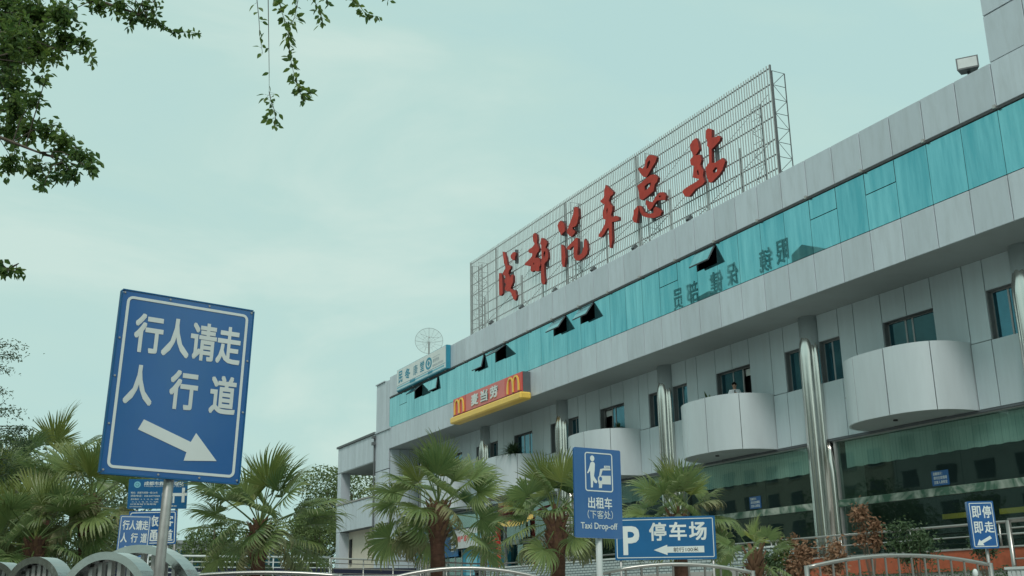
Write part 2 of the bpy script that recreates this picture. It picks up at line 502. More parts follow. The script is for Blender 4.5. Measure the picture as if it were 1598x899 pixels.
def SM(u, v, d): return (u, d, v)                    # sign plane mapping: right, up, depth away from viewer
def FM(x):                                           # facade mapping: u = world Y, v = world Z, d = depth behind x
    return lambda u, v, d: (x + d, u, v)
CHARS = {"cheng":[[[[52.68,20.17],[52.46,20.08],[52.29,19.79],[52.15,19.43],[52.09,19.18],[51.86,19.12],[51.67,18.99],[51.72,18.87],[51.92,18.81],[52.01,18.65],[51.88,18.48],[51.74,18.35],[51.62,18.47],[51.52,18.49],[51.43,18.35],[51.46,18.0],[51.66,17.84],[51.76,17.73],[51.57,17.63],[51.38,17.48],[51.24,17.52],[51.15,17.41],[51.12,17.23],[51.01,17.13],[51.06,17.01],[51.21,16.88],[51.45,17.04],[51.59,17.26],[51.72,17.47],[51.91,17.62],[52.16,17.66],[52.43,17.8],[52.5,17.93],[52.34,18.14],[52.51,18.3],[52.51,18.44],[52.38,18.47],[52.4,18.62],[52.62,18.75],[52.72,18.89],[52.56,18.99],[52.36,19.07],[52.38,19.22],[52.55,19.45],[52.64,19.85]]],[[[53.2,19.02],[52.97,18.97],[52.84,18.83],[52.76,18.25],[52.75,17.7],[52.98,17.62],[53.21,17.72],[53.24,18.38]]],[[[51.7,19.64],[51.45,19.73],[51.25,19.72],[51.03,19.61],[51.07,19.48],[51.17,19.37],[51.22,19.25],[51.41,19.28],[51.6,19.43],[51.7,19.55]]]],"du":[[[[48.93,20.05],[48.75,20.06],[48.53,19.88],[48.5,19.61],[48.55,19.4],[48.43,19.23],[48.31,19.02],[48.36,18.9],[48.54,18.87],[48.67,18.77],[48.77,18.65],[48.46,18.57],[48.25,18.43],[48.19,18.19],[48.22,18.07],[48.35,18.02],[48.37,17.81],[48.59,17.83],[48.94,17.99],[49.12,17.95],[49.34,18.08],[49.3,18.38],[49.46,18.38],[49.69,18.47],[49.97,18.57],[49.99,18.69],[49.63,18.74],[49.26,18.81],[49.09,18.9],[49.12,19.02],[49.39,19.1],[49.54,19.21],[49.51,19.34],[49.24,19.34],[48.96,19.37],[48.82,19.46],[48.95,19.66],[49.01,19.9]],[[49.01,18.43],[48.92,18.43],[48.92,18.32],[49.01,18.33]]],[[[48.06,19.54],[47.84,19.48],[47.71,19.36],[47.5,19.23],[47.43,19.06],[47.52,18.95],[47.61,18.89],[47.44,18.71],[47.37,18.52],[47.34,18.25],[47.43,18.11],[47.65,18.08],[47.78,18.01],[47.82,17.7],[47.78,17.34],[47.73,17.03],[47.8,16.9],[48.01,16.96],[48.14,17.1],[48.18,17.45],[48.14,17.88],[48.09,18.06],[48.18,18.19],[48.08,18.25],[48.08,18.73],[48.08,19.17],[48.16,19.24]],[[47.7,18.73],[47.62,18.62],[47.69,18.44],[47.84,18.35],[47.84,18.62]]]],"qi":[[[[46.25,19.68],[46.08,19.81],[45.9,19.83],[45.61,19.59],[45.51,19.34],[45.52,19.13],[45.7,19.1],[45.89,19.01],[46.0,19.19],[46.17,19.4]]],[[[45.94,18.55],[45.74,18.43],[45.58,18.23],[45.51,17.72],[45.59,17.5],[45.67,17.25],[45.87,17.32],[45.94,17.6],[45.94,18.09]]],[[[44.49,20.08],[44.29,20.05],[44.08,19.88],[44.08,19.46],[44.24,19.15],[44.42,19.05],[44.76,19.07],[44.66,18.92],[44.46,18.79],[44.53,18.7],[44.85,18.61],[45.07,18.75],[45.3,18.97],[45.26,19.11],[45.04,19.32],[44.79,19.57],[44.6,19.76]]],[[[45.34,18.19],[45.1,18.27],[44.69,18.35],[44.4,18.44],[44.24,18.33],[44.26,17.89],[44.35,17.53],[44.18,17.42],[43.9,17.48],[43.71,17.72],[43.63,18.06],[43.55,18.12],[43.35,17.82],[43.31,17.48],[43.41,17.28],[43.69,17.19],[44.2,17.16],[44.48,17.25],[44.69,17.48],[44.7,17.84],[44.65,18.07],[44.88,18.08],[45.12,18.0],[45.32,18.08]]]],"che":[[[[41.42,20.19],[41.18,19.98],[40.79,19.61],[40.82,19.5],[41.06,19.47],[41.21,19.29],[41.09,19.08],[40.9,18.92],[40.95,18.71],[41.08,18.53],[40.99,18.38],[40.69,18.37],[40.42,18.22],[40.41,18.05],[40.71,18.09],[41.01,18.16],[41.04,17.77],[41.06,17.26],[41.19,16.91],[41.31,16.97],[41.33,17.4],[41.31,17.97],[41.49,17.97],[41.76,17.8],[42.03,17.71],[42.27,17.81],[42.25,17.92],[41.95,18.06],[41.62,18.3],[41.56,18.45],[41.79,18.58],[41.81,18.88],[41.66,19.13],[41.6,19.25],[41.85,19.4],[42.0,19.56],[41.73,19.59],[41.6,19.69],[41.58,19.98]],[[41.47,18.89],[41.36,19.02],[41.34,18.84],[41.44,18.67]]]],"zong":[[[[37.64,20.28],[37.32,20.14],[37.07,19.94],[37.2,19.76],[37.48,19.61],[37.71,19.47],[37.95,19.32],[38.21,19.42],[38.42,19.66],[38.6,19.93],[38.5,19.99],[38.23,19.83],[38.06,19.92],[37.98,20.13],[37.8,20.26]],[[37.66,20.04],[37.59,19.91],[37.8,19.7],[37.94,19.72],[37.83,19.97]]],[[[38.74,19.18],[38.46,19.21],[38.06,19.27],[37.62,19.3],[37.3,19.21],[37.06,18.96],[37.16,18.81],[37.35,18.74],[37.48,18.47],[37.86,18.41],[38.14,18.38],[38.42,18.36],[38.61,18.51],[38.63,18.81]],[[37.92,18.99],[37.65,18.95],[37.66,18.83],[37.94,18.73],[38.16,18.74],[38.15,18.94]]],[[[39.12,18.12],[39.0,18.15],[38.79,18.22],[38.72,18.05],[38.81,17.82],[38.93,17.43],[39.17,17.55],[39.27,17.74],[39.16,17.94]]],[[[38.68,18.2],[38.5,18.1],[38.31,17.75],[37.94,17.55],[37.57,17.46],[37.54,17.66],[37.39,17.7],[37.09,17.5],[36.93,17.31],[37.07,17.18],[37.54,17.22],[38.07,17.41],[38.43,17.6],[38.63,17.89]]],[[[38.12,18.27],[37.84,18.08],[37.58,17.99],[37.35,18.16],[37.02,18.25],[36.71,18.15],[36.55,17.92],[36.63,17.75],[36.95,17.87],[37.24,17.94],[37.48,17.86],[37.62,17.75],[37.88,17.67],[38.02,17.88],[38.14,18.08]],[[37.09,18.11],[36.95,18.08],[36.96,18.01],[37.08,18.03]]]],"zhan":[[[[34.6,19.55],[34.39,19.68],[34.14,19.69],[34.05,19.51],[33.97,19.11],[34.12,19.02],[34.27,18.95],[33.95,18.86],[33.88,18.59],[33.99,18.42],[33.92,18.26],[33.8,18.07],[33.87,17.85],[33.76,17.57],[33.9,17.5],[34.43,17.48],[34.88,17.3],[35.16,17.4],[35.34,17.65],[35.28,17.75],[34.83,17.78],[34.35,17.78],[34.11,17.82],[34.38,17.95],[34.56,18.05],[34.48,18.38],[34.41,18.51],[34.64,18.66],[34.67,18.89],[34.41,18.98],[34.49,19.16],[34.59,19.35]],[[34.15,18.26],[34.11,18.0],[34.22,18.04],[34.25,18.21]]],[[[33.45,19.76],[33.28,19.78],[33.06,19.63],[33.1,19.28],[32.88,19.22],[32.65,19.2],[32.53,19.05],[32.62,18.94],[32.92,18.85],[33.16,18.79],[33.22,18.21],[33.0,18.13],[32.5,18.15],[32.35,17.94],[32.56,17.66],[32.8,17.52],[33.31,17.38],[33.49,17.44],[33.63,17.83],[33.64,18.16],[33.4,18.28],[33.33,18.92],[33.45,19.06],[33.41,19.26],[33.49,19.41]],[[33.02,17.93],[32.87,17.87],[32.96,17.7],[33.14,17.7],[33.2,17.84]]]]}
CROWN_BLOBS = [[-0.102,9.999,6.286,0.286,300],[0.133,9.499,6.047,0.255,280],[0.345,8.993,5.85,0.161,110],[-0.05,10.2,5.969,0.304,300],[0.201,9.598,5.795,0.195,170],[0.363,9.193,5.725,0.132,70],[0.511,8.986,5.582,0.107,34],[0.582,8.881,5.45,0.053,10],[0.003,9.0,5.542,0.215,160],[0.314,9.195,5.542,0.088,26],[0.022,10.0,5.596,0.209,130],[0.21,9.198,5.316,0.077,16],[0.262,8.996,5.245,0.038,6],[0.057,9.8,5.262,0.199,150],[0.186,9.398,5.173,0.079,26],[0.044,10.0,5.125,0.167,80],[0.192,9.598,4.988,0.137,60],[0.318,9.295,4.887,0.122,46],[0.435,9.09,4.691,0.13,50],[0.577,8.881,4.538,0.106,30],[0.65,8.776,4.415,0.074,16],[0.093,9.5,4.663,0.136,64],[0.281,9.296,4.548,0.133,60],[0.476,9.088,4.514,0.13,40],[0.566,8.982,4.388,0.075,16],[0.334,8.994,4.287,0.054,9],[0.426,8.99,4.329,0.064,10],[0.622,8.878,4.584,0.064,12],[0.66,9.277,6.168,0.078,22],[0.795,9.266,6.171,0.089,30],[0.909,9.255,6.09,0.078,22],[0.996,9.247,6.172,0.078,24],[1.09,9.236,6.085,0.061,18],[0.578,9.282,6.189,0.1,26],[1.075,9.137,6.224,0.049,8],[0.129,8.499,3.397,0.041,9],[0.194,8.498,3.4,0.035,7],[0.095,8.499,3.442,0.035,5]]
SPRAYS = [[[[1.923,8.792,6.543],[1.919,8.793,6.278],[1.945,8.787,6.085],[1.964,8.783,5.894],[1.994,8.776,5.738]],13,0.036],[[[2.001,8.775,6.554],[2.03,8.768,6.031],[2.055,8.762,5.586],[2.064,8.76,5.379]],4,0.0],[[[2.064,8.76,5.379],[2.084,8.755,5.288],[2.115,8.748,5.204],[2.129,8.745,5.125],[2.117,8.748,5.031]],24,0.072],[[[2.033,8.562,6.441],[2.06,8.555,6.185],[2.092,8.548,6.06],[2.153,8.533,5.907],[2.156,8.532,5.813]],44,0.045],[[[2.18,8.629,5.899],[2.198,8.624,5.71],[2.224,8.618,5.586],[2.261,8.608,5.464]],30,0.025],[[[2.261,8.608,5.464],[2.297,8.598,5.361],[2.322,8.592,5.264]],22,0.051],[[[2.285,8.602,5.404],[2.362,8.581,5.36],[2.416,8.566,5.34]],12,0.03],[[[2.343,8.897,6.715],[2.466,8.863,6.456],[2.527,8.846,6.326],[2.548,8.84,6.207]],32,0.042],[[[2.297,8.909,6.71],[2.324,8.902,6.44],[2.302,8.907,6.269],[2.277,8.914,6.167]],26,0.047],[[[2.685,9.009,6.942],[2.839,8.961,6.639],[2.941,8.928,6.542],[3.001,8.908,6.449],[3.117,8.868,6.443]],46,0.027],[[[2.918,8.936,7.035],[3.148,8.857,6.669],[3.201,8.838,6.623]],12,0.021],[[[2.565,9.043,7.001],[2.641,9.021,6.621],[2.649,9.019,6.532]],14,0.027],[[[1.186,9.224,6.05],[1.282,9.211,6.015],[1.38,9.197,6.031],[1.519,9.175,6.04]],34,0.026],[[[0.8,9.266,6.446],[0.952,9.251,6.248],[1.08,9.237,6.227],[1.126,9.232,6.118],[1.203,9.222,6.04]],50,0.037],[[[0.08,8.5,3.46],[0.136,8.499,3.418],[0.189,8.498,3.404],[0.228,8.497,3.409]],8,0.019]]
FAR_BLOBS = [[0.568,26.994,6.839,0.338,52],[0.672,26.992,6.605,0.215,36],[0.516,26.995,6.307,0.215,32],[0.681,26.991,5.354,0.307,80],[0.927,26.984,4.899,0.245,80],[0.822,26.987,4.632,0.384,120],[1.12,26.977,4.967,0.138,28],[0.841,26.987,4.2,0.399,140],[1.192,26.974,4.648,0.138,24],[0.57,26.994,5.79,0.184,28],[0.838,26.987,3.843,0.46,160]]

# ------------------------------------------------------------------ ground
bm = NB(); box(bm, -900, 900, -900, 900, -0.5, -0.004)
build('ground', bm, SOIL, kind='structure')
bm = NB(); box(bm, -8, 3.0, -60, 140, -0.004 + 0.0, 0.0)
build('road', bm, ASPH, kind='structure')
bm = NB(); box(bm, 3.0, 24.3, -60, 140, -0.004, 0.12)
build('forecourt_pavement', bm, PAVE, kind='structure')
bm = NB(); box(bm, -20, -8, -60, 140, -0.004, 0.12)
build('far_pavement', bm, PAVE, kind='structure')
bm = NB()
for k in range(24): box(bm, -2.6, -2.45, -50 + 8 * k, -46 + 8 * k, 0.004, 0.008)
build('lane_marking', bm, WHITE, kind='structure')
bm = NB(); box(bm, 2.85, 3.0, -60, 140, 0.0, 0.15)
build('kerb', bm, CONC, kind='structure')
# raised terrace in front of the station
bm = NB(); box(bm, 24.35, 26.28, 0, 67.9, -0.004, 1.9); box(bm, 26.28, 40, 0, 67.9, 0.0, 1.88)
build('raised_terrace', bm, PAVE, kind='structure')

# ------------------------------------------------------------------ bus station
BO = (24.2, 42.0, 0.0)
station = empty('bus_station', BO, label='long grey bus station with teal glass band, curved balconies and steel columns', cat='building')
def SP(name, bm, mat, parent=None, **k): return build(name, bm, mat, parent or station, off=BO, **k)
PITCH, J0 = 1.262, 24.49
YL = 65.4
panel_cells = [(J0 + PITCH * k, min(J0 + PITCH * (k + 1), YL), k) for k in range(-18, 33)]
g = 0.016
OPEN = {5: 30, 12: 36, 14: 36, 19: 52, 21: 14, 28: 48, 26: 9}
SPLIT = {0, -2, 7, 30}
# backing walls and body
bm = NB()
box(bm, 24.29, 24.5, 1.8, YL, 13.72, 15.06)
box(bm, 24.29, 24.5, 1.8, YL, 10.50, 11.79)
SP('backing_wall', bm, JOINT)
bm = NB()
box(bm, 27.6, 40.0, 1.8, 67.85, 1.9, 14.4)
box(bm, 24.5, 40.0, 1.8, 67.85, 14.4, 14.75)
box(bm, 24.5, 27.6, 1.8, YL - 0.1, 10.55, 11.0)
SP('rear_block', bm, FACADE_FAR)
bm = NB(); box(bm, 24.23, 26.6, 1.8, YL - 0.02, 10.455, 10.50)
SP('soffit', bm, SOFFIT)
# room behind glass band
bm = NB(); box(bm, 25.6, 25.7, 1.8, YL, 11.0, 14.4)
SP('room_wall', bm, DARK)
for (a, b, k) in panel_cells:
    if b - a < 0.3: continue
    bm = NB(); box(bm, 24.2, 24.285, a + g, b - g, 13.76, 15.1)
    SP('panel', bm, ALUM, bevel=0.006)
    bm = NB(); box(bm, 24.2, 24.285, a + g, b - g, 10.47, 11.775)
    SP('panel', bm, ALUM, bevel=0.006)
    # glass cell
    if k in OPEN:
        bm = NB(); box(bm, 24.21, 24.225, a + 0.008, b - 0.008, 11.80, 12.93)
        SP('glass_pane', bm, TEALG)
        an = R(OPEN[k]); Ls = 0.70
        bm = NB(); box(bm, -0.012, 0.012, -(b - a) / 2 + .03, (b - a) / 2 - .03, -Ls, 0)
        f = build('awning_window', bm, JOINT, station)
        f.location = (24.17 - BO[0], (a + b) / 2 - BO[1], 13.64); f.rotation_euler = (0, an, 0)
        f['label'] = 'top hung window tilted open'
        bm = NB(); box(bm, -0.020, -0.013, -(b - a) / 2 + .06, (b - a) / 2 - .06, -Ls + .03, -.03)
        build('pane', bm, TEALG, f)
        bm = NB(); box(bm, 0.013, 0.03, -(b - a) / 2 + .03, -(b - a) / 2 + .07, -Ls, 0); box(bm, 0.013, 0.03, (b - a) / 2 - .07, (b - a) / 2 - .03, -Ls, 0)
        box(bm, 0.013, 0.03, -(b - a) / 2 + .07, (b - a) / 2 - .07, -Ls, -Ls + .04)
        build('sash', bm, JOINT, f)
    elif k in SPLIT:
        bm = NB(); box(bm, 24.21, 24.225, a + 0.008, b - 0.008, 11.80, 12.945)
        SP('glass_pane', bm, TEALG)
        bm = NB(); box(bm, 24.21, 24.225, a + 0.02, b - 0.02, 12.975, 13.66)
        SP('glass_pane', bm, TEALG)
    else:
        bm = NB(); box(bm, 24.21, 24.225, a + 0.008, b - 0.008, 11.80, 13.66)
        SP('glass_pane', bm, TEALG)
    bm = NB(); box(bm, 24.226, 24.30, a - 0.02, a + 0.02, 11.79, 13.70)
    SP('mullion', bm, JOINT)
# thin conduit under the parapet with clips
bm = NB(); tube(bm, [(24.12, 1.8, 13.74), (24.12, 65.2, 13.74)], 0.018, 5)
SP('conduit', bm, RAILDK)
bm = NB(); box(bm, 24.16, 24.26, 14.4, 65.3, 13.685, 13.742)
SP('drip_strip', bm, RAILDK)
for k in range(20):
    bm = NB(); box(bm, 24.06, 24.2, 15.6 + PITCH * 2 * k, 15.68 + PITCH * 2 * k, 13.70, 13.80)
    SP('conduit_clip', bm, GALV)
bm = NB(); box(bm, 24.22, 40, 1.6, 1.79, 10.45, 15.08); box(bm, 26.25, 40, 1.6, 1.79, 1.9, 10.449)
SP('near_end_wall', bm, ALUM_LOW)
# end pier of full height panels
rows = [(1.9, 5.8), (5.83, 9.2), (9.23, 11.72), (11.85, 14.95)]
bm = NB(); box(bm, 24.29, 27.6, YL + .06, 67.85, 1.9, 14.95); SP('backing_wall', bm, JOINT)
for i in range(4):
    a = YL + 0.02 + i * 0.615
    for (z0, z1) in rows:
        bm = NB(); box(bm, 24.2, 24.28, a + g, a + 0.615 - g, z0 + .01, z1 - .01)
        SP('panel', bm, ALUM, bevel=0.005)
for i in range(3):                                   # return wall under the soffit, facing the camera
    a = 24.3 + i * 0.66
    for (z0, z1) in ((1.9, 5.8), (5.83, 7.9), (7.93, 10.44)):
        bm = NB(); box(bm, a + g, a + 0.66 - g, YL - 0.02, YL + 0.05, z0, z1); SP('panel', bm, ALUM_LOW)
bm = NB(); box(bm, 24.12, 24.3, YL - .3, 67.9, 11.73, 11.84); SP('ledge', bm, ALUM)
bm = NB(); box(bm, 24.12, 24.45, YL + 0.8, 67.95, 14.96, 15.02); SP('ledge', bm, ALUM)
# stair tower rising at the near end
bm = NB(); box(bm, 24.29, 31, 10.64, 18.17, 14.9, 24.95); SP('tower_core', bm, JOINT)
for j, (z0, z1) in enumerate(((15.12, 16.52), (16.56, 18.6), (18.64, 20.7), (20.74, 22.8), (22.84, 24.9))):
    for i in range(6):
        b = 18.19 - i * 1.262
        bm = NB(); box(bm, 24.2, 24.28, b - 1.262 + g, b - g, z0, z1); SP('panel', bm, ALUM, bevel=0.006)
    for i in range(5):
        a = 24.3 + i * 1.3
        bm = NB(); box(bm, a + g, a + 1.3 - g, 18.171, 18.23, z0, z1); SP('panel', bm, ALUM)

# lower wall, bay by bay
PIL = [19.57 + 8.87 * k for k in range(-2, 6)]        # pilaster centres
DW = 26.2
def wpanel(y0, y1, z0, z1, x=DW, mat=None):
    bm = NB(); box(bm, x, x + 0.05, y0 + .016, y1 - .016, z0, z1)
    return SP('panel', bm, mat or ALUM_LOW)
def win(y0, y1, z0, z1, mull, open_side=None, lab=None):
    """recessed window: reveal, frame bars and panes"""
    bm = NB()
    xr = DW + 0.34
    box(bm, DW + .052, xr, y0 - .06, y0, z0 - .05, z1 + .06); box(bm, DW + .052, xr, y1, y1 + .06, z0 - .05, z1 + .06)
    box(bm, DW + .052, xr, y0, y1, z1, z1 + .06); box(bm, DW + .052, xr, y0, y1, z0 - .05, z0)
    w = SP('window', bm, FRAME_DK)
    if lab: w['label'] = lab
    bm = NB(); t = 0.035; xf = DW + 0.22
    box(bm, xf, xf + .05, y0, y0 + t, z0, z1); box(bm, xf, xf + .05, y1 - t, y1, z0, z1)
    box(bm, xf, xf + .05, y0 + t, y1 - t, z0, z0 + t); box(bm, xf, xf + .05, y0 + t, y1 - t, z1 - t, z1)
    ys = [y0] + [y0 + (y1 - y0) * m for m in mull] + [y1]
    for y in ys[1:-1]: box(bm, xf + .001, xf + .049, y - .03, y + .03, z0 + t, z1 - t)
    fr = build('frame', bm, FRAME, w, off=BO)
    for i in range(len(ys) - 1):
        if open_side == i: continue
        bm = NB(); box(bm, xf + .02, xf + .03, ys[i] + .03, ys[i + 1] - .03, z0 + t, z1 - t)
        build('pane', bm, GLASS_DK, w, off=BO)
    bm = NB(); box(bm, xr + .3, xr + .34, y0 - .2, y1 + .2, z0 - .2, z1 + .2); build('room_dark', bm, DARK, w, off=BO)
    if open_side is not None:
        bm = NB(); box(bm, xf + .1, xf + .14, ys[open_side] + .03, ys[open_side + 1] - .05, z1 - .32, z1 - .06)
        build('blind', bm, BLIND, w, off=BO)
offs = [0.39, 1.41, 2.15, 3.39, 4.435, 5.48, 6.72, 7.46, 8.48]
for bi, P in enumerate(PIL[:-1]):
    e = [P + o for o in offs]
    # upper zone z 8.02..10.45
    for i in range(8):
        if i in (0, 7): wpanel(e[i], e[i + 1], 9.50, 10.45)
        elif i in (3, 4): wpanel(e[i], e[i + 1], 9.48, 10.45)
        elif i == 1 or i == 6 or i in (2, 5): wpanel(e[i], e[i + 1], 8.05, 10.45)
    # band z 6.09..8.02, a little proud
    for i in (0, 1, 6, 7): wpanel(e[i], e[i + 1], 6.10, 8.02, DW - .03)
    for i in (2, 5): wpanel(e[i], e[i + 1], 6.10, 8.02, DW - .02)
    win(e[0] + .02, e[1] - .02, 8.03, 9.48, (0.42,))
    win(e[7] + .02, e[8] - .02, 8.03, 9.48, (0.58,))
    win(e[3] + .02, e[5] - .02, 8.06, 9.46, (0.33, 0.62) if bi % 2 else (0.5, 0.64), open_side=(2 if bi in (1, 4) else (0 if bi == 3 else None)))
    # curved balcony
    cy = P + 4.435; A, B, ex = 2.27, 1.92, 2.9
    def bpt(t, s=1.0):
        c, s_ = math.cos(t), math.sin(t)
        A_, e_x = (2.16, 2.15) if c > 0 else (A, ex)    # the far shoulder is rounder
        return (DW - B * s * abs(s_) ** (2 / e_x), cy + A_ * s * math.copysign(abs(c) ** (2 / e_x), c))
    # parameter at which the panel joints fall (by world Y)
    def t_for(yoff):
        lo, hi = 0.0, PI
        for _ in range(40):
            mid = (lo + hi) / 2
            if bpt(mid)[1] - cy > yoff: lo = mid
            else: hi = mid
        return (lo + hi) / 2
    cuts = [0.0, t_for(1.95), t_for(0.66), t_for(-0.66), t_for(-1.95), PI]
    bm = NB()
    ring = [bpt(PI * k / 60, 0.966) for k in range(61)]
    extrude_loops(bm, [[(y, x) for x, y in ring]], lambda u, v, d: (v, u, d), 6.105, 6.16)
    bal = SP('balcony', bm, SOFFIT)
    bm = NB()                                        # hidden core ring gives the dark joints
    rr = [bpt(PI * k / 40, 0.965) for k in range(41)]
    for k in range(40):
        (x0, y0), (x1, y1) = rr[k], rr[k + 1]
        v = [bm.verts.new(p) for p in ((x0, y0, 6.12), (x1, y1, 6.12), (x1, y1, 8.07), (x0, y0, 8.07))]
        bm.faces.new(v)
    build('balcony_core', bm, JOINT, bal, off=BO)
    for c in range(5):
        t0, t1 = cuts[c] + (0.007 if c else 0), cuts[c + 1] - (0.007 if c < 4 else 0)
        nn = 14
        bm = NB(); prev = None
        for k in range(nn + 1):
            t = t0 + (t1 - t0) * k / nn
            xo, yo = bpt(t); xi, yi = bpt(t, 0.968)
            cur = [bm.verts.new(p) for p in ((xo, yo, 6.09), (xo, yo, 8.11), (xi, yi, 8.11), (xi, yi, 6.09))]
            co_ = [bm.verts.new(p) for p in ((xo, yo, 6.09), (xo, yo, 8.11))]
            if prev:
                for q in range(1, 4):
                    bm.faces.new((prev[q], prev[(q + 1) % 4], cur[(q + 1) % 4], cur[q]))
                f = bm.faces.new((prevo[0], prevo[1], co_[1], co_[0])); f.smooth = True
            else: bm.faces.new(cur)
            prev = cur; prevo = co_
        bm.faces.new(prev[::-1])
        p_ = build('panel', bm, BALC, bal, off=BO)
    bm = NB(); tube(bm, [(DW - 1.0, cy, 6.06), (DW - 1.0, cy, 6.104)], 0.07, 10); build('balcony_lamp', bm, DARK, bal, off=BO)
    bm = NB(); box(bm, DW - .02, 27.3, e[0], e[8], 6.02, 6.09); SP('lintel', bm, JOINT)
# backing for the wall (dark joints) with openings left for the windows
bm = NB()
for P in PIL[:-1]:
    e = [P + o for o in offs]
    box(bm, DW + .051, DW + .12, e[0] - .8, e[8] + .02, 9.56, 10.45)
    box(bm, DW + .051, DW + .12, e[0] - .8, e[8] + .02, 6.10, 7.96)
    box(bm, DW + .051, DW + .12, e[1] + .05, e[3] - .05, 7.961, 9.559)
    box(bm, DW + .051, DW + .12, e[5] + .05, e[7] - .05, 7.961, 9.559)
SP('backing_wall', bm, JOINT)

# pilasters and polished column bundles
for P in PIL:
    bm = NB(); tube(bm, [(26.22, P, 1.9), (26.22, P, 10.45)], 0.385, 24)
    SP('pilaster', bm, BALC, smooth=True)
    bm = NB(); tube(bm, [(26.08, P, 1.9), (26.10, P, 9.3)], 0.25, 16)
    cr_ = SP('steel_column', bm, STAIN)
    bm = NB(); NS = 96; prev = None
    zb, zt_c = 8.95, 10.13
    zz = [1.9, 3.0, 4.2, 5.2, 6.0, 7.0, 8.0, zb] + [zb + (zt_c - zb) * math.sin(R(90) * k / 14) for k in range(1, 15)]
    for z in zz:
        t = max(0.0, (z - zb) / (zt_c - zb)); sc_ = max(math.sqrt(max(0, 1 - t * t)), .02)
        cur = []
        for k in range(NS):
            a = 2 * PI * k / NS
            lobe = abs(math.cos(a * 4 + .35))
            rr = .335 + .028 * lobe * (1 - t * t) + .006 * math.sin(z * 2.1 + a * 3)
            cur.append(bm.verts.new((26.10 + rr * 1.0 * sc_ * math.cos(a), P + rr * 1.0 * sc_ * math.sin(a), z)))
        if prev:
            for k in range(NS): bm.faces.new((prev[k], prev[(k + 1) % NS], cur[(k + 1) % NS], cur[k]))
        prev = cur
    bm.faces.new(prev)
    build('fluted_shell', bm, CHROME, cr_, smooth=True, off=BO)
    r_ = .11; zs = 9.48
    bm = NB(); tube(bm, [(26.10, P - .35, z) for z in (1.9, 6, 8.4, 9.0, 9.25, 9.4, zs)], r_, 16, radii=[r_, r_, r_, r_ * .95, r_ * .75, r_ * .45, .02])
    build('flute', bm, CHROME, cr_, smooth=True, off=BO)
    for dy in (-.50, .46):
        zz = [1.9, 3, 4.2, 5.0, 5.4, 5.7, 6.0]; rad = [.13, .135, .13, .13, .11, .07, .03]
        bm = NB(); tube(bm, [(26.15 + .1 * abs(dy), P + dy * (1 if z < 5.3 else .93), z) for z in zz], .13, 12, radii=rad)
        build('flute', bm, CHROME, cr_, smooth=True, off=BO)

# ground floor shop windows
for bi, P in enumerate(PIL[:-1]):
    y0, y1 = P + 0.62, P + 8.25
    x = 26.32
    for (z0, z1) in ((4.06, 5.98), (1.95, 3.80)):
        ym = [y0 + (y1 - y0) * k / 3 for k in range(4)]
        for k in range(3):
            bm = NB(); box(bm, x, x + .012, ym[k] + .006, ym[k + 1] - .006, z0, z1)
            SP('shop_window', bm, SHOPG)
    bm = NB(); box(bm, 26.20, 26.42, y0, y1, 3.81, 4.05); SP('marble_band', bm, MARBLE, bevel=0.01)
    bm = NB(); box(bm, 26.24, 26.46, y0 - .1, y1 + .1, 5.985, 6.018); SP('head_rail', bm, FRAME)
    for yy in (y0, y1):
        bm = NB(); box(bm, 26.25, 26.45, yy - .05, yy + .05, 1.9, 5.98); SP('jamb', bm, FRAME)
    bm = NB()                                         # vertical blind strips behind the glass
    n = int((y1 - y0 - .3) / .125)
    for k in range(n):
        yy = y0 + .15 + k * .125
        zb = 5.10 + 0.012 * math.sin(k * 1.3)
        vs = [bm.verts.new(p) for p in ((26.500 + .004 * (k % 2), yy, zb), (26.506, yy + .124, zb), (26.506, yy + .124, 5.97), (26.500 + .004 * (k % 2), yy, 5.97))]
        bm.faces.new(vs)
    SP('vertical_blind', bm, BLIND, kind='stuff')
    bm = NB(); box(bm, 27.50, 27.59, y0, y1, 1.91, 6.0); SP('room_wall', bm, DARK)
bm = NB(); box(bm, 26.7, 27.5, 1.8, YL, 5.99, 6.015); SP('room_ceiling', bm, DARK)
for y0, y1 in ((22.9, 24.3), (21.2, 22.2)):
    bm = NB(); box(bm, 27.0, 27.1, y0, y1, 3.18, 3.33); SP('counter_strip', bm, MYEL)

# ------------------------------------------------------------------ annex at the far end
AO = (24.2, 72.0, 0)
annex = empty('annex', AO, label='lower grey panelled wing beyond the far end of the station with an open upper terrace', cat='building')
def AP(name, bm, mat, **k): return build(name, bm, mat, annex, off=AO, **k)
bm = NB(); box(bm, 24.3, 33, 67.96, 75.85, 9.98, 11.75); AP('upper_slab', bm, JOINT)
bm = NB(); box(bm, 24.1, 33.1, 67.96, 76.0, 11.76, 11.90); AP('roof_edge', bm, RAILDK)
bm = NB(); box(bm, 24.3, 33, 67.96, 75.85, 5.83, 7.68); AP('floor_slab', bm, JOINT)
bm = NB(); box(bm, 24.15, 24.36, 67.96, 75.9, 7.69, 7.80); AP('sill', bm, CONC)
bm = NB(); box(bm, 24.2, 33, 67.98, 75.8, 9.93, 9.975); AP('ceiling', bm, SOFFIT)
n = 16
for i in range(n):
    a = 67.98 + i * 7.87 / n; b = a + 7.87 / n
    for z0, z1 in ((10.0, 11.74), (5.83, 7.66)):
        bm = NB(); box(bm, 24.2, 24.28, a + .012, b - .012, z0, z1); AP('panel', bm, ALUM)
for y0, y1 in ((75.1, 75.86),):
    bm = NB(); box(bm, 24.21, 24.9, y0, y1, 1.9, 5.8); AP('post', bm, ALUM)
    bm = NB(); box(bm, 24.21, 24.9, y0, y1, 7.82, 9.92); AP('post', bm, ALUM)
for x in (32.3,):
    for y0 in (68.0, 75.2):
        bm = NB(); box(bm, x, x + .6, y0, y0 + .6, 7.69, 9.92); AP('post', bm, ALUM)
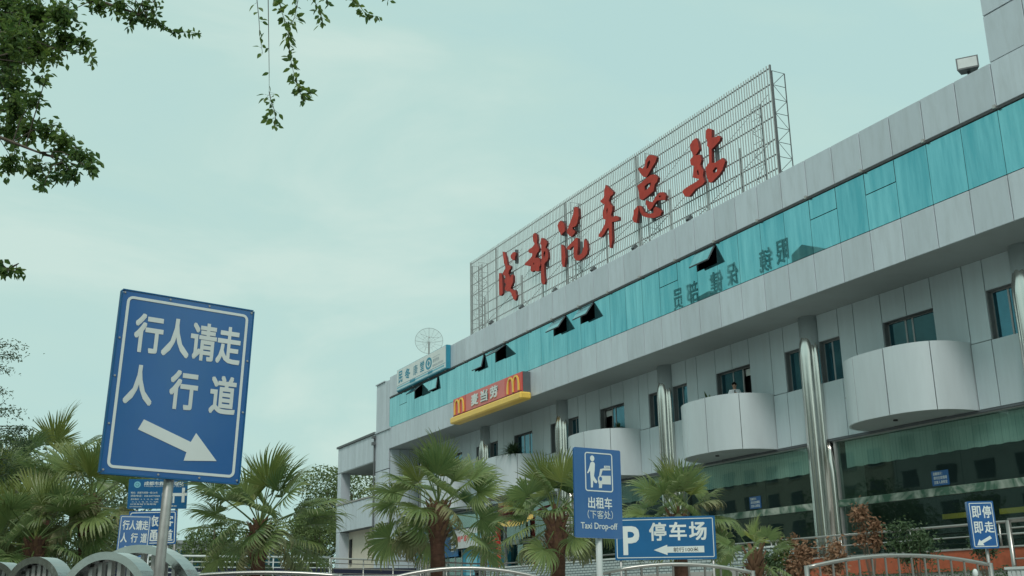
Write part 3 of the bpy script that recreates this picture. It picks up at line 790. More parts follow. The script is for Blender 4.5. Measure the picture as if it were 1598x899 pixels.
bm = NB(); box(bm, 24.9, 25.1, 68.0, 75.1, 0, 5.82); box(bm, 25.1, 33, 68.0, 75.8, 0, 5.8); AP('ground_wall', bm, CREAM)
bm = NB(); box(bm, 24.8, 24.89, 74.3, 74.7, 3.6, 5.3); AP('door_panel', bm, DARK)
bm = NB(); tube(bm, [(24.12, 67.93, 5), (24.12, 67.93, 11.6)], .05, 8); AP('downpipe', bm, RAILDK)
bm = NB(); box(bm, 23.95, 24.15, 67.75, 68.05, 11.0, 11.2); box(bm, 23.95, 24.15, 67.75, 68.05, 11.45, 11.6); AP('pipe_bracket', bm, RAILDK)

# ------------------------------------------------------------------ roof sign
RO = (26.5, 43.7, 14.75)
rsign = empty('rooftop_sign', RO, label='tall slatted rooftop billboard frame carrying six red calligraphy characters', cat='sign')
def RP(name, bm, mat, **k): return build(name, bm, mat, rsign, off=RO, **k)
ya, yb, zt = 29.62, 57.75, 21.02
ns = int((yb - ya) / 0.158)
sl = None
for i in range(ns + 1):
    y = ya + i * (yb - ya) / ns
    if sl is None:
        bm = NB(); box(bm, -.011, .011, -.024, .024, 14.76 - 14.75, zt - 14.75)
        me_ = build('slat', bm, SLATM, rsign); me_.location = (0, y - RO[1], 0); sl = me_
    else:
        o = sl.copy(); COL.objects.link(o); o.parent = rsign
        o.location = (rnd.uniform(-.006, .006), y - RO[1] + rnd.uniform(-.008, .008), rnd.uniform(-.0, .02))
for z in (20.9, 20.22, 19.52, 18.84, 17.9, 17.28, 16.7, 16.05, 15.4):
    bm = NB(); box(bm, 26.53, 26.57, ya - .02, yb + .02, z - .022, z + .022); RP('rail', bm, RAILDK)
for y in (29.6, 57.8):
    bm = NB(); box(bm, 26.50, 26.56, y - .03, y + .03, 14.75, 21.02); RP('edge_post', bm, RAILDK)
for y in (56.0, 51.2, 46.2, 42.2, 39.4, 36.9, 31.9, 34.2, 54.4, 48.8):
    zt_ = 20.95 if y in (46.2, 39.4, 54.4) else 18.4
    if y in (46.2, 39.4): bm = NB(); box(bm, 26.60, 26.72, y - .08, y + .08, 14.75, zt_); RP('post', bm, STEEL)
    else: bm = NB(); box(bm, 26.60, 26.67, y - .04, y + .04, 14.75, zt_); RP('post', bm, STEEL)
def lattice(y0, y1, x0, x1, z0, z1, n):
    bm = NB()
    for x, y in ((x0, y0), (x1, y1)): tube(bm, [(x, y, z0), (x, y, z1)], .025, 5)
    for i in range(n + 1):
        z = z0 + (z1 - z0) * i / n
        tube(bm, [(x0, y0, z), (x1, y1, z)], .014, 4)
        if i < n:
            zn = z0 + (z1 - z0) * (i + 1) / n
            tube(bm, [(x0, y0, z if i % 2 else zn), (x1, y1, zn if i % 2 else z)], .013, 4)
    RP('truss', bm, RAILDK)
for y in (29.62, 38.6, 45.6, 56.9, 57.75): lattice(y, y, 26.62, 27.25, 14.75, 20.8, 10)
lattice(30.6, 31.2, 26.75, 26.75, 14.75, 19.8, 10); lattice(45.2, 45.75, 26.9, 26.9, 14.75, 20.6, 12); lattice(56.6, 57.1, 26.75, 26.75, 14.75, 20.6, 12)
bm = NB()
for i, (a, b) in enumerate(((30, 35), (35, 39.4), (39.4, 46.2), (46.2, 51.2), (51.2, 57))):
    tube(bm, [(26.7, a, 18.0), (26.75, b, 16.6)], .02, 4)
    tube(bm, [(26.72, (a + b) / 2, 15.2), (26.72, b, 17.0)], .016, 4)
    tube(bm, [(26.72, a, 20.0), (26.72, b, 18.2)], .014, 4)
RP('brace', bm, RAILDK)
for key in ('cheng', 'du', 'qi', 'che', 'zong', 'zhan'):
    bm = NB()
    for shp in CHARS[key]:
        extrude_loops(bm, shp, FM(26.2), 0.0, 0.13, side_mi=1)
    RP('character', bm, [RED, RED_SIDE])
    for shp in CHARS[key]:
        cy_ = sum(p[0] for p in shp[0]) / len(shp[0]); cz_ = sum(p[1] for p in shp[0]) / len(shp[0])
        bm = NB(); box(bm, 26.34, 26.5, cy_ - .05, cy_ + .05, cz_ - .4, cz_ + .4)
        RP('character_mount', bm, RAILDK)

# ------------------------------------------------------------------ floodlights
fl_lab = ['small dark floodlight on the parapet below the far end of the rooftop sign', 'small floodlight on the parapet under the first red character',
          'small floodlight on the parapet under the second red character', 'small floodlight on the parapet between the third and fourth red characters',
          'small floodlight on the parapet under the fourth red character', 'small floodlight on the parapet just before the last red character']
def flood(name, y, z, label, sc_=1.0, yaw=0.0, tilt=0.5, group=None):
    r = empty(name, (24.6, y, 15.06), (0, 0, yaw), label, 'floodlight', group)
    bm = NB(); box(bm, -.03, .03, -.04, .04, 0, z - 15.06 - .02); build('bracket', bm, RAILDK, r)
    bm = NB(); s = sc_
    vs = [bm.verts.new(p) for p in ((-.2 * s, -.22 * s, -.14 * s), (-.2 * s, .22 * s, -.14 * s), (-.2 * s, .22 * s, .14 * s), (-.2 * s, -.22 * s, .14 * s),
                                    (.14 * s, -.15 * s, -.09 * s), (.14 * s, .15 * s, -.09 * s), (.14 * s, .15 * s, .09 * s), (.14 * s, -.15 * s, .09 * s))]
    for f in ((0, 1, 2, 3), (4, 7, 6, 5), (0, 4, 5, 1), (1, 5, 6, 2), (2, 6, 7, 3), (3, 7, 4, 0)): bm.faces.new([vs[i] for i in f])
    h = build('lamp_housing', bm, RAILDK, r); h.location = (0, 0, z - 15.0); h.rotation_euler = (0, tilt, 0)
    bm = NB(); box(bm, -.206 * s, -.201 * s, -.19 * s, .19 * s, -.11 * s, .11 * s); build('lens', bm, WHITE_OLD, h)
    return r
for lab, (y, z) in zip(fl_lab, ((51.03, 15.40), (47.45, 15.38), (43.92, 15.34), (40.3, 15.38), (36.87, 15.39), (32.89, 15.39))):
    flood('floodlight', y, z - .04, lab, 0.62, PI, 0.9, 'floodlights along the parapet')
flood('floodlight', 19.2, 15.5, 'larger floodlight on the parapet beside the stair tower at the top right', 1.35, R(38), 0.05)

# ------------------------------------------------------------------ satellite dish on the roof
ds = empty('satellite_dish', (27.3, 66.3, 14.75), (0, 0, 0), 'round mesh satellite dish on the roof above the white shop sign', 'satellite dish')
bm = NB(); tube(bm, [(0, 0, 0), (0, 0, 3.15)], .06, 8); tube(bm, [(.35, .2, 0), (0, 0, 2.4)], .03, 6); build('mast', bm, STEEL, ds)
dm = Matrix.Translation((0, 0, 3.2)) @ Euler((R(80), 0, R(-22))).to_matrix().to_4x4()
bm = NB(); Rd = 0.94
def dish(r, a): return dm @ Vector((r * math.cos(a), r * math.sin(a), 0.28 * (r / Rd) ** 2 - .1))
tube(bm, [dish(Rd, 2 * PI * k / 40) for k in range(40)], .014, 5, closed=True)
tube(bm, [dish(Rd * .45, 2 * PI * k / 24) for k in range(24)], .007, 4, closed=True)
for k in range(16): tube(bm, [dish(Rd * j / 4, 2 * PI * k / 16) for j in range(5)], .012 if k % 4 == 0 else .006, 4)
build('reflector_frame', bm, STEEL, ds)
def mesh_mat():
    m, nt, b = new_mat('wire_mesh'); N, L = nt.nodes, nt.links
    tr = N.new('ShaderNodeBsdfTransparent'); ms = N.new('ShaderNodeMixShader'); ms.inputs['Fac'].default_value = 0.16
    b.inputs['Base Color'].default_value = (.4, .4, .36, 1)
    L.new(tr.outputs[0], ms.inputs[1]); L.new(b.outputs[0], ms.inputs[2]); L.new(ms.outputs[0], N.get('Material Output').inputs['Surface'])
    return m
bm = NB(); c = bm.verts.new(dish(0, 0)); pr = [bm.verts.new(dish(Rd * .5, 2 * PI * k / 32)) for k in range(32)]; po = [bm.verts.new(dish(Rd, 2 * PI * k / 32)) for k in range(32)]
for k in range(32):
    bm.faces.new((c, pr[k], pr[(k + 1) % 32])); bm.faces.new((pr[k], po[k], po[(k + 1) % 32], pr[(k + 1) % 32]))
build('mesh_skin', bm, mesh_mat(), ds)
bm = NB()
for k in (1, 6, 11): tube(bm, [dish(Rd * .8, 2 * PI * k / 16), dm @ Vector((0, 0, .75))], .008, 4)
tube(bm, [dm @ Vector((0, 0, .66)), dm @ Vector((0, 0, .82))], .045, 8)
build('feed_horn', bm, STEEL, ds)

# ------------------------------------------------------------------ sign boxes on the facade (face -X; local x runs toward the viewer's right = -Y)
def wall_sign(name, x, yl, z, label, cat):
    return empty(name, (x, yl, z), (0, 0, R(-90)), label, cat)
# white shop sign
ws = wall_sign('shop_sign', 23.92, 63.42, 13.80, 'long white shop sign box with teal edge at the left end of the parapet', 'sign')
W_, H_ = 7.92, 1.30
bm = NB(); box(bm, 0, W_, 0.02, .27, -.04, H_ + .03); build('box', bm, TEALP, ws)
bm = NB(); box(bm, .06, W_ - .12, 0.0, .019, .0, H_); build('face', bm, WHITE, ws)
bm = NB(); box(bm, .06, W_ - .12, -.006, -.001, .0, .05); box(bm, .10, W_ - .3, -.006, -.001, .12, .22); build('stripe', bm, CYAN, ws)
bm = NB(); box(bm, 2.3, 3.2, -.012, -.007, .09, .26); box(bm, 5.2, 5.9, -.012, -.007, .09, .24); box(bm, .1, W_ - .14, -.006, -.001, .285, .31); build('stripe_block', bm, TEALP, ws)
for ch_, a, b, z0, z1, bo in (('民', .35, 1.05, .42, 1.18, .025), ('冬', 1.45, 2.35, .46, 1.12, .03), ('康', 2.85, 3.55, .46, 1.08, .0), ('堂', 3.95, 4.6, .46, 1.10, .02)):
    bm = NB(); add_text(bm, ch_, a, b, z0, z1, -.008, bo)
    build('character', bm, TEALP, ws)
bm = NB()
lo = [(5.3 + .48 * math.cos(2 * PI * k / 24), .74 + .36 * math.sin(2 * PI * k / 24)) for k in range(24)]
li = [(5.3 + .30 * math.cos(2 * PI * k / 24), .74 + .23 * math.sin(2 * PI * k / 24)) for k in range(24)]
extrude_loops(bm, [lo, li], SM, -.010, -.002)
extrude_loops(bm, [[(5.1, .74), (5.3, .92), (5.5, .74), (5.3, .56)]], SM, -.010, -.002)
build('emblem', bm, TEALP, ws)
bm = NB(); add_text(bm, '连锁药房', 5.95, 6.85, .66, .86, -.008); box(bm, 5.95, 7.0, -.008, -.004, .96, .975); add_text(bm, '健康热线 服务百姓', 5.9, 7.5, .40, .54, -.008); build('small_lettering', bm, GREYP, ws)

# fast food sign
md = wall_sign('restaurant_sign', 23.72, 54.05, 10.72, 'red restaurant light box with two golden arches and white characters above a yellow bar', 'sign')
L_ = 8.22
bm = NB(); box(bm, 0, L_ + .02, .06, .46, -.03, .98); build('box', bm, JOINT, md)
for (a, b, mt) in ((0, 1.62, MRED), (1.66, 6.36, MRED_P), (6.40, L_, MRED)):
    bm = NB(); box(bm, a, b, 0, .058, 0, .96); build('face_panel', bm, mt, md)
bm = NB(); box(bm, 0, L_, -.01, -.001, 0, .05); build('lower_trim', bm, RED_SIDE, md)
bm = NB(); box(bm, 0, L_ + .25, -.22, .40, -.42, -.06); build('yellow_bar', bm, MYEL, md, bevel=.07)
def arch_logo(bm, cx, z0, w, h):
    for s in (-1, 1):
        pts = []
        for k in range(17):
            t = k / 16
            a = PI * t
            u = cx + s * (w * .25) - w * .25 * math.cos(a)
            v = z0 + h * (math.sin(a) ** .62)
            pts.append((u, v))
        th = [w * (.115 - .045 * math.sin(PI * k / 16)) for k in range(17)]
        out_, in_ = [], []
        for k in range(17):
            if k == 0: tx, ty = 0, 1
            elif k == 16: tx, ty = 0, -1
            else:
                tx, ty = pts[k + 1][0] - pts[k - 1][0], pts[k + 1][1] - pts[k - 1][1]
                l = math.hypot(tx, ty); tx /= l; ty /= l
            out_.append((pts[k][0] - ty * th[k] * .5, pts[k][1] + tx * th[k] * .5))
            in_.append((pts[k][0] + ty * th[k] * .5, pts[k][1] - tx * th[k] * .5))
        y_ = -.05 - (.004 if s > 0 else 0)
        extrude_loops(bm, [out_ + in_[::-1]], SM, y_, -.001)
for cx in (.80, 7.32):
    bm = NB(); arch_logo(bm, cx, .09, 1.18 if cx < 2 else 1.22, .76); build('golden_arches', bm, MYEL, md)
for ch_, a in (('麦', 2.42), ('当', 3.58), ('劳', 4.74)):
    bm = NB(); add_text(bm, ch_, a, a + .86, .20, .80, -.045, .035, depth=.044)
    build('character', bm, WHITE, md)

# blue posters in the ground floor glass
for (yc, lab) in ((23.57, 'small blue notice with white text on the glass to the right of the nearest column'), (32.25, 'small blue notice with white text on the glass left of the nearest column')):
    p = empty('window_notice', (26.305, yc + .32, 4.12), (0, 0, R(-90)), lab, 'notice', 'blue notices on the shop glass')
    bm = NB(); box(bm, 0, .64, -.004, 0.01, 0, .44); build('sheet', bm, BLUE, p)
    for s_, a, b, z0, z1 in (('温馨提示：', .06, .42, .31, .40), ('请勿在玻璃墙', .07, .58, .18, .28), ('注意人身安全', .07, .58, .05, .15)):
        bm = NB(); add_text(bm, s_, a, b, z0, z1, -.007, .015); build('text_line', bm, WHITE, p)
# bus stop board on the far wall
bb = empty('bus_route_board', (25.9, 65.1, 0), (0, 0, R(-90)), 'blue bus route board with white numbers and arrow behind the middle palm', 'sign')
bm = NB(); box(bm, 0, 6.7, 0, .05, 3.5, 5.15); build('board', bm, BLUE_D, bb)
for x_ in (.5, 6.1):
    bm = NB(); box(bm, x_, x_ + .1, .05, .12, 0, 5.0); build('post', bm, STEEL, bb)
for s_, z in (('856路', 4.80), ('856C路', 4.42), ('856A路（大', 4.02)):
    bm = NB(); add_text(bm, s_, .35, .35 + .62 * len(s_), z, z + .26, -.004, .02); build('text_line', bm, WHITE, bb)
bm = NB(); add_text(bm, '临停', 1.9, 3.4, 3.62, 3.86, -.004, .02); build('text_line', bm, WHITE, bb)
bm = NB()
extrude_loops(bm, [[(5.75, 3.8), (6.1, 3.8), (6.1, 4.55), (6.3, 4.5), (5.95, 4.98), (5.6, 4.5), (5.75, 4.55)]], SM, -.006, -.001)
build('arrow', bm, WHITE, bb)
# shop banner, red lantern post, awning, pylon under the balcony bays
bn = wall_sign('shop_banner', 25.75, 58.5, 3.9, 'white shop fascia banner with red and blue blocks beyond the middle palm', 'banner')
bm = NB(); box(bm, 0, 4.1, 0, .08, 0, 1.05); build('sheet', bm, WHITE_OLD, bn)
bm = NB(); add_text(bm, '特产 超市', .4, 2.0, .35, .70, -.004, .04); build('red_lettering', bm, MRED, bn)
bm = NB(); add_text(bm, '便利店', 2.1, 3.6, .35, .75, -.004, .04); build('blue_lettering', bm, CYAN, bn)
sf = empty('shop_kiosk', (26.0, 58.0, 1.9), (0, 0, R(-90)), 'green glazed shop front under the white banner', 'kiosk')
bm = NB(); box(bm, 0, 5.6, 0, .3, 0, 1.95); build('front', bm, TEALP, sf)
bm = NB(); box(bm, .6, 2.0, -.03, -.001, .5, 1.5); build('display_panel', bm, CYAN, sf)
for k in range(5):
    bm = NB(); box(bm, k * 1.375, k * 1.375 + .08, -.05, -.002, 0, 1.94); build('post', bm, STAIN, sf)
lp = empty('red_post', (25.3, 51.9, 1.9), (0, 0, 0), 'red post with orange lantern box beside the man behind the railing', 'post')
bm = NB(); box(bm, -.1, .1, -.1, .1, 0, 3.4); build('shaft', bm, MRED, lp)
bm = NB(); box(bm, -.2, .15, .1, .85, 1.75, 2.35); build('lantern_box', bm, ORANGE, lp)
py = empty('restaurant_pylon', (25.6, 51.8, 1.9), (0, 0, R(-90)), 'orange and yellow vertical light box half hidden by palm fronds', 'sign')
bm = NB(); box(bm, -.65, .65, 0, .25, 3.3, 4.08); build('light_box', bm, MYEL, py)
bm = NB(); box(bm, -.65, 0.0, -.02, -.001, 3.4, 3.9); build('orange_panel', bm, ORANGE, py)
bm = NB(); box(bm, -.05, .05, .05, .15, 0, 3.3); build('leg', bm, STEEL, py)
aw = empty('awning', (25.9, 49.2, 4.7), (0, 0, R(-90)), 'red awning with yellow scalloped fringe between the two right hand palms', 'awning')
bm = NB()
prev = None
for k in range(25):
    u = -2.1 + 4.2 * k / 24; sg = .26 * (u / 2.1) ** 2
    pts = [(u, -1.0, sg + .1), (u, -.5, sg + .42), (u, .2, sg + .6)]
    cur = [bm.verts.new(p) for p in pts]
    if prev:
        for q in range(2): bm.faces.new((prev[q], prev[q + 1], cur[q + 1], cur[q]))
    prev = cur
build('canopy', bm, AWN, aw)
bm = NB()
for k in range(24):
    u = -2.1 + 4.2 * k / 24; sg = .26 * ((u + .09) / 2.1) ** 2
    vs = [bm.verts.new(p) for p in ((u + .01, -1.01, sg + .12), (u + .165, -1.01, sg + .12), (u + .165, -1.04, sg - .1), (u + .09, -1.05, sg - .16), (u + .01, -1.04, sg - .1))]
    bm.faces.new(vs)
build('fringe', bm, MYEL, aw)

# ------------------------------------------------------------------ terrace front, railings
tw = empty('tiled_parapet', (24.43, 42, 0.12), label='white tiled parapet wall under the steel railing behind the palms', cat='wall')
bm = NB(); box(bm, -.07, .07, -13.9, 9.4, 0, 2.44); build('wall', bm, TILE, tw)
bm = NB(); box(bm, -.10, .10, -13.92, 9.42, 2.442, 2.50); build('coping', bm, WHITE_OLD, tw)
pw = empty('tile_planter', (24.30, 21.0, 0.12), label='low planter wall with an orange red tile band at the right', cat='planter')
bm = NB(); box(bm, -.06, .04, -9, 6.9, 0, 1.45); build('wall', bm, CONC, pw)
bm = NB(); box(bm, -.11, .04, -9, 6.9, 1.452, 1.98); build('tile_band', bm, ORANGE, pw)
bm = NB(); box(bm, -.14, .05, -9, 6.9, 1.982, 2.03); build('coping', bm, GALV, pw)

def railing(name, p0, p1, zb, ztop, rails, step, label, group=None, pr=.028, rr=.022, mat=None, pair=False):
    p0, p1 = Vector((*p0, 0)), Vector((*p1, 0)); L_ = (p1 - p0).length
    ang = math.atan2(p1.y - p0.y, p1.x - p0.x)
    r = empty(name, (p0.x, p0.y, zb), (0, 0, ang), label, 'railing', group)
    m = mat or STAIN
    bm = NB(); tube(bm, [(0, 0, ztop - zb), (L_, 0, ztop - zb)], rr * 1.7, 8); build('handrail', bm, m, r, smooth=True)
    for z in rails:
        bm = NB(); tube(bm, [(0, 0, z - zb), (L_, 0, z - zb)], rr, 6); build('rail', bm, m, r)
    n = max(1, round(L_ / step))
    first = None
    for i in range(n + 1):
        for dx in ((-.12, .12) if pair else (0,)):
            if first is None:
                bm = NB(); tube(bm, [(0, 0, 0), (0, 0, ztop - zb - .02)], pr, 8); first = build('post', bm, m, r, smooth=True); o = first
            else:
                o = first.copy(); COL.objects.link(o); o.parent = r
            o.location = (L_ * i / n + dx, 0, 0)
    return r
railing('terrace_railing', (24.8, 51.2), (24.8, 8.0), 1.9, 2.80, (2.48, 2.16), 3.0, 'stainless railing along the terrace below the ground floor windows', pair=True)
railing('terrace_railing', (23.62, 19.2), (23.62, 10.0), 0.12, 2.76, (2.55, 2.40, 2.1, 1.80), 1.6, 'nearer section of stainless railing at the right edge', pr=.06)
railing('ramp_railing', (24.7, 51.3), (14.0, 44.4), 0.12, 2.80, (2.6, 2.4, 2.2, 2.0), 2.0, 'steel railing of the ramp passing behind the middle palm')
railing('ramp_railing', (13.9, 44.3), (6.5, 42.9), 0.12, 2.83, (2.62, 2.42, 2.22, 2.02, 1.8), 1.3, 'bright white barred railing behind the second palm', mat=WHITE_OLD)

# arched street guard rails
def arch_rail(loc, ang, half, ztop, sag, label, bars=8, r=.02, drop=1.0):
    g_ = empty('arched_guard_rail', loc, (0, 0, ang), label, 'guard rail', 'arched guard rails along the kerb')
    pts = [(half * t, 0, ztop - sag * t * t) for t in [-1 + 2 * k / 20 for k in range(21)]]
    bm = NB(); tube(bm, pts, r, 8); build('top_rail', bm, STAIN, g_, smooth=True)
    bm = NB(); tube(bm, [(-half, 0, .25), (half, 0, .25)], r * .8, 6); build('bottom_rail', bm, STAIN, g_)
    for s in (-1, 1):
        bm = NB(); tube(bm, [(s * half, 0, 0), (s * half, 0, ztop - sag + .02)], r * 1.4, 8); build('post', bm, STAIN, g_, smooth=True)
    for k in range(1, bars):
        t = -1 + 2 * k / bars
        bm = NB(); tube(bm, [(half * t, 0, .25), (half * t, 0, ztop - sag * t * t - r)], r * .6, 6); build('baluster', bm, STAIN, g_)
    return g_
VA = R(-26.6)
arch_rail((4.90, 10.95, 0), VA, 1.15, 1.345, .22, 'arched steel guard rail in front of the middle palm', 12)
arch_rail((6.86, 9.84, 0), R(-27), .84, 1.345, .10, 'arched steel guard rail below the parking sign', 10)
arch_rail((8.84, 8.60, 0), R(-22), .99, 1.39, .11, 'arched steel guard rail at the right in front of the dead shrubs', 14)
arch_rail((2.9, 12.0, 0), VA, 0.95, 1.335, .05, 'arched steel guard rail right of the big sign pole', 9)
# wide ribbon arches at the left
def band_arch(loc, ang, half, ztop, label, wid=.16, th=.045, bars=7):
    g_ = empty('ribbon_arch_rail', loc, (0, 0, ang), label, 'guard rail', 'wide band arches at the left kerb')
    H = half * 1.02; zc = ztop - H
    def P(k, rr, y):
        a = PI * k / 28
        return ((half + rr) * math.cos(a), y, zc + (H + rr) * math.sin(a))
    bm = NB(); prev = None
    ks = list(range(29))
    for k in ks:
        cur = [bm.verts.new(P(k, 0, -wid / 2)), bm.verts.new(P(k, 0, wid / 2)), bm.verts.new(P(k, -th, wid / 2)), bm.verts.new(P(k, -th, -wid / 2))]
        if prev:
            for q in range(4):
                f = bm.faces.new((prev[q], prev[(q + 1) % 4], cur[(q + 1) % 4], cur[q])); 
        else: bm.faces.new(cur)
        prev = cur
    bm.faces.new(prev[::-1])
    build('arch_band', bm, BAND, g_)
    for s in (-1, 1):
        bm = NB(); box(bm, s * half - (th if s > 0 else 0), s * half + (0 if s > 0 else th), -wid / 2, wid / 2, 0, zc - .001); build('leg', bm, STAIN, g_)
    for k in range(1, bars + 1):
        t = -1 + 2 * k / (bars + 1); x = t * (half - th)
        z1 = zc + (H - th) * math.sqrt(max(0, 1 - t * t)) - .005
        bm = NB(); box(bm, x - .012, x + .012, -.02, .02, .1, z1); build('bar', bm, GALV, g_)
    return g_
band_arch((1.115, 7.52, 0), R(-38), .42, 1.385, 'rear wide steel band arch just left of the big sign pole', .17, .05, 9)
band_arch((0.85, 6.95, 0), R(-38), .29, 1.315, 'wide steel band arch in front of the pole of the big sign', .15, .045)
band_arch((0.50, 7.42, 0), R(-42), .20, 1.305, 'steel band arch, third from the right', .14, .04)
band_arch((0.30, 8.08, 0), R(-42), .19, 1.30, 'steel band arch cut by the left edge', .14, .04)

# ------------------------------------------------------------------ street signs
def ring(bm, x0, x1, z0, z1, r, t, y):
    extrude_loops(bm, [rrect(x0, x1, z0, z1, r), rrect(x0 + t, x1 - t, z0 + t, z1 - t, max(r - t, .002))], SM, y, y + .002)
def sign(name, c, heading, roll, w, h, label, cat='road sign', mat=None, pole=(0.0,), pr=.028, pmat_=None, thick=.02, depth_back=.03, group=None, ptop=None):
    """plate of w x h metres centred at c, leaning by roll in its own plane, on one or more poles"""
    hd, ro = R(heading), R(roll)
    rt = Vector((math.cos(hd), math.sin(hd), 0)); b = math.sin(ro) * rt + math.cos(ro) * Vector((0, 0, 1))
    L_ = c[2] / math.cos(ro)
    base = Vector(c) - b * L_
    root = empty(name, base, (0, ro, hd), label, cat, group)
    plate_o = bpy.data.objects.new('plate_origin', None)
    bpy.data.objects.remove(plate_o)
    bm = NB(); extrude_loops(bm, [rrect(-w / 2, w / 2, L_ - h / 2, L_ + h / 2, .02)], SM, 0, thick)
    p = build('plate', bm, mat or BLUE, root)
    for px in pole:
        bm = NB(); tube(bm, [(px, thick + pr + .002, 0), (px, thick + pr + .002, (ptop or (L_ + h / 2 - .08)))], pr, 12)
        build('pole', bm, pmat_ or GALV, root, smooth=True)
    def U(u, v): return (-w / 2 + u * w, L_ + h / 2 - v * h)
    return root, U
def text_uv(bm, U, s, u0, u1, v0, v1, bold=.02, y=-.003):
    x0, zt_ = U(u0, v0); x1, zb_ = U(u1, v1)
    add_text(bm, s, x0, x1, zb_, zt_, y, bold)
def ped_sign(c, heading, roll, w, h, label, rivets=True):
    rt, U = sign('pedestrian_sign', c, heading, roll, w, h, label, group=None, pr=.03, mat=BLUE)
    x0, z1 = U(0, 0); x1, z0 = U(1, 1)
    bm = NB(); ring(bm, x0 + w * .036, x1 - w * .036, z0 + w * .036, z1 - w * .036, w * .045, w * .02, -.003); build('border', bm, WHITE, rt)
    for ch_, a, b in (('行', .115, .325), ('人', .322, .528), ('请', .532, .732), ('走', .735, .925)):
        bm = NB(); text_uv(bm, U, ch_, a, b, .115, .335, .024); build('character', bm, WHITE, rt)
    for ch_, a, b in (('人', .09, .295), ('行', .415, .625), ('道', .72, .922)):
        bm = NB(); text_uv(bm, U, ch_, a, b, .405, .625, .024); build('character', bm, WHITE, rt)
    bm = NB(); extrude_loops(bm, [[U(*q) for q in ((.222, .757), (.256, .700), (.612, .797), (.645, .745), (.818, .888), (.574, .902), (.588, .855))]], SM, -.003, -.001)
    build('arrow', bm, WHITE, rt)
    if rivets:
        for u, v in ((.015, .012), (.985, .012), (.015, .985), (.985, .985), (.35, .012), (.65, .012), (.015, .27), (.015, .48), (.015, .74), (.985, .3), (.985, .6), (.4, .988), (.7, .988)):
            xx, zz = U(u, v)
            bm = NB(); tube(bm, [(xx, -.006, zz), (xx, 0, zz)], .006, 8); build('rivet', bm, GALV, rt)
        bm = NB()                                     # folded rim of the plate
        for (a, b, c_, d) in ((x0 - .008, x0 - .001, z0, z1), (x1 + .001, x1 + .008, z0, z1), (x0, x1, z0 - .008, z0 - .001), (x0, x1, z1 + .001, z1 + .008)):
            box(bm, a, b, -.004, .035, c_, d)
        build('rim', bm, BLUE_D, rt)
        for zz in (L0 + h * .3, L0 - h * .3):
            bm = NB(); box(bm, -w * .42, w * .42, .021, .045, zz - .02, zz + .02); build('clamp_bar', bm, GALV, rt)
    return rt
L0 = 2.255 / math.cos(R(2.02))
ped_sign((1.112, 6.567, 2.255), 6.3, 2.02, .80, 1.073, 'large tilted blue pedestrian sign with white characters and arrow, nearest the camera')
L0 = 2.713
ped_sign((3.024, 21.86, 2.268), -24.7, 1.85, .592, .803, 'small distant copy of the blue pedestrian sign below the big one', rivets=False)

# relief station guide sign
rt, U = sign('guide_sign', (3.77, 24.19, 3.302), -8, -.6, 1.2, .618, 'wide blue guide sign with round emblem, small text and white street map', mat=BLUE_D, pole=(-.4, .4), pr=.03)
def V3(x, y): return ((x - 140) / 1340, (y - 80) / 720)
bm = NB()
u0, v0 = V3(485, 135); u1, v1 = V3(1385, 235); text_uv(bm, U, '成都市救助管理站', u0, u1, v0, v1, .018)
build('title', bm, WHITE, rt)
for (s, x0, x1, y0, y1) in (('Chengdu Relief Management Station', 490, 1380, 246, 272), ('地址：成都市成路一段126号', 200, 800, 385, 435), ('求助电话：028-84770000', 200, 860, 462, 515),
                            ('乘车路线：4、9、18、56、58路', 210, 830, 548, 590), ('（1、2、5、38、69、71、82路）', 240, 830, 615, 652), ('公交车站下车即到', 200, 780, 670, 710), ('（步行约300米）', 190, 470, 735, 765), ('路线示意图', 910, 1245, 715, 750)):
    bm = NB(); a, b = V3(x0, y0); c_, d = V3(x1, y1); text_uv(bm, U, s, a, c_, b, d, .01)
    build('text_line', bm, WHITE, rt)
bm = NB()
def rectuv(bm, U, a, b, c_, d, y=-.004):
    x0, z1 = U(a, b); x1, z0 = U(c_, d); box(bm, x0, x1, y, y + .002, z0, z1)
for (x0, y0, x1, y1, yy) in ((900, 415, 1354, 490, -.004), (1421, 410, 1470, 480, -.004), (1355, 285, 1420, 645, -.004), (1150, 492, 1190, 660, -.004), (1000, 492, 1030, 700, -.004)):
    a, b = V3(x0, y0); c_, d = V3(x1, y1); rectuv(bm, U, a, b, c_, d, yy)
build('street_map', bm, WHITE, rt)
bm = NB(); (ex, ez) = U(*V3(335, 215))
for ri, ro_ in ((0, .029), (.037, .068)):
    lo = [(ex + ro_ * math.cos(2 * PI * k / 20), ez + ro_ * math.sin(2 * PI * k / 20)) for k in range(20)]
    li = [(ex + ri * math.cos(2 * PI * k / 20), ez + ri * math.sin(2 * PI * k / 20)) for k in range(20)]
    extrude_loops(bm, [lo, li] if ri else [lo], SM, -.004, -.002)
build('emblem', bm, CYAN, rt)
# passenger passage sign
rt, U = sign('passage_sign', (3.574, 23.298, 2.54), -13, -1.5, .93, .675, 'blue passage sign with white frame behind the small pedestrian sign', pole=(-.15, .30), pr=.035, pmat_=STEEL)
bm = NB(); (x0, z1), (x1, z0) = U(0, 0), U(1, 1); ring(bm, x0 + .025, x1 - .025, z0 + .025, z1 - .025, .04, .018, -.003); build('border', bm, WHITE, rt)
for ch_, a, b, c_, d in (('旅', .37, .62, .14, .47), ('客', .68, .93, .14, .47), ('通', .37, .62, .56, .90), ('道', .68, .93, .56, .90)):
    bm = NB(); text_uv(bm, U, ch_, a, b, c_, d, .018); build('character', bm, WHITE, rt)

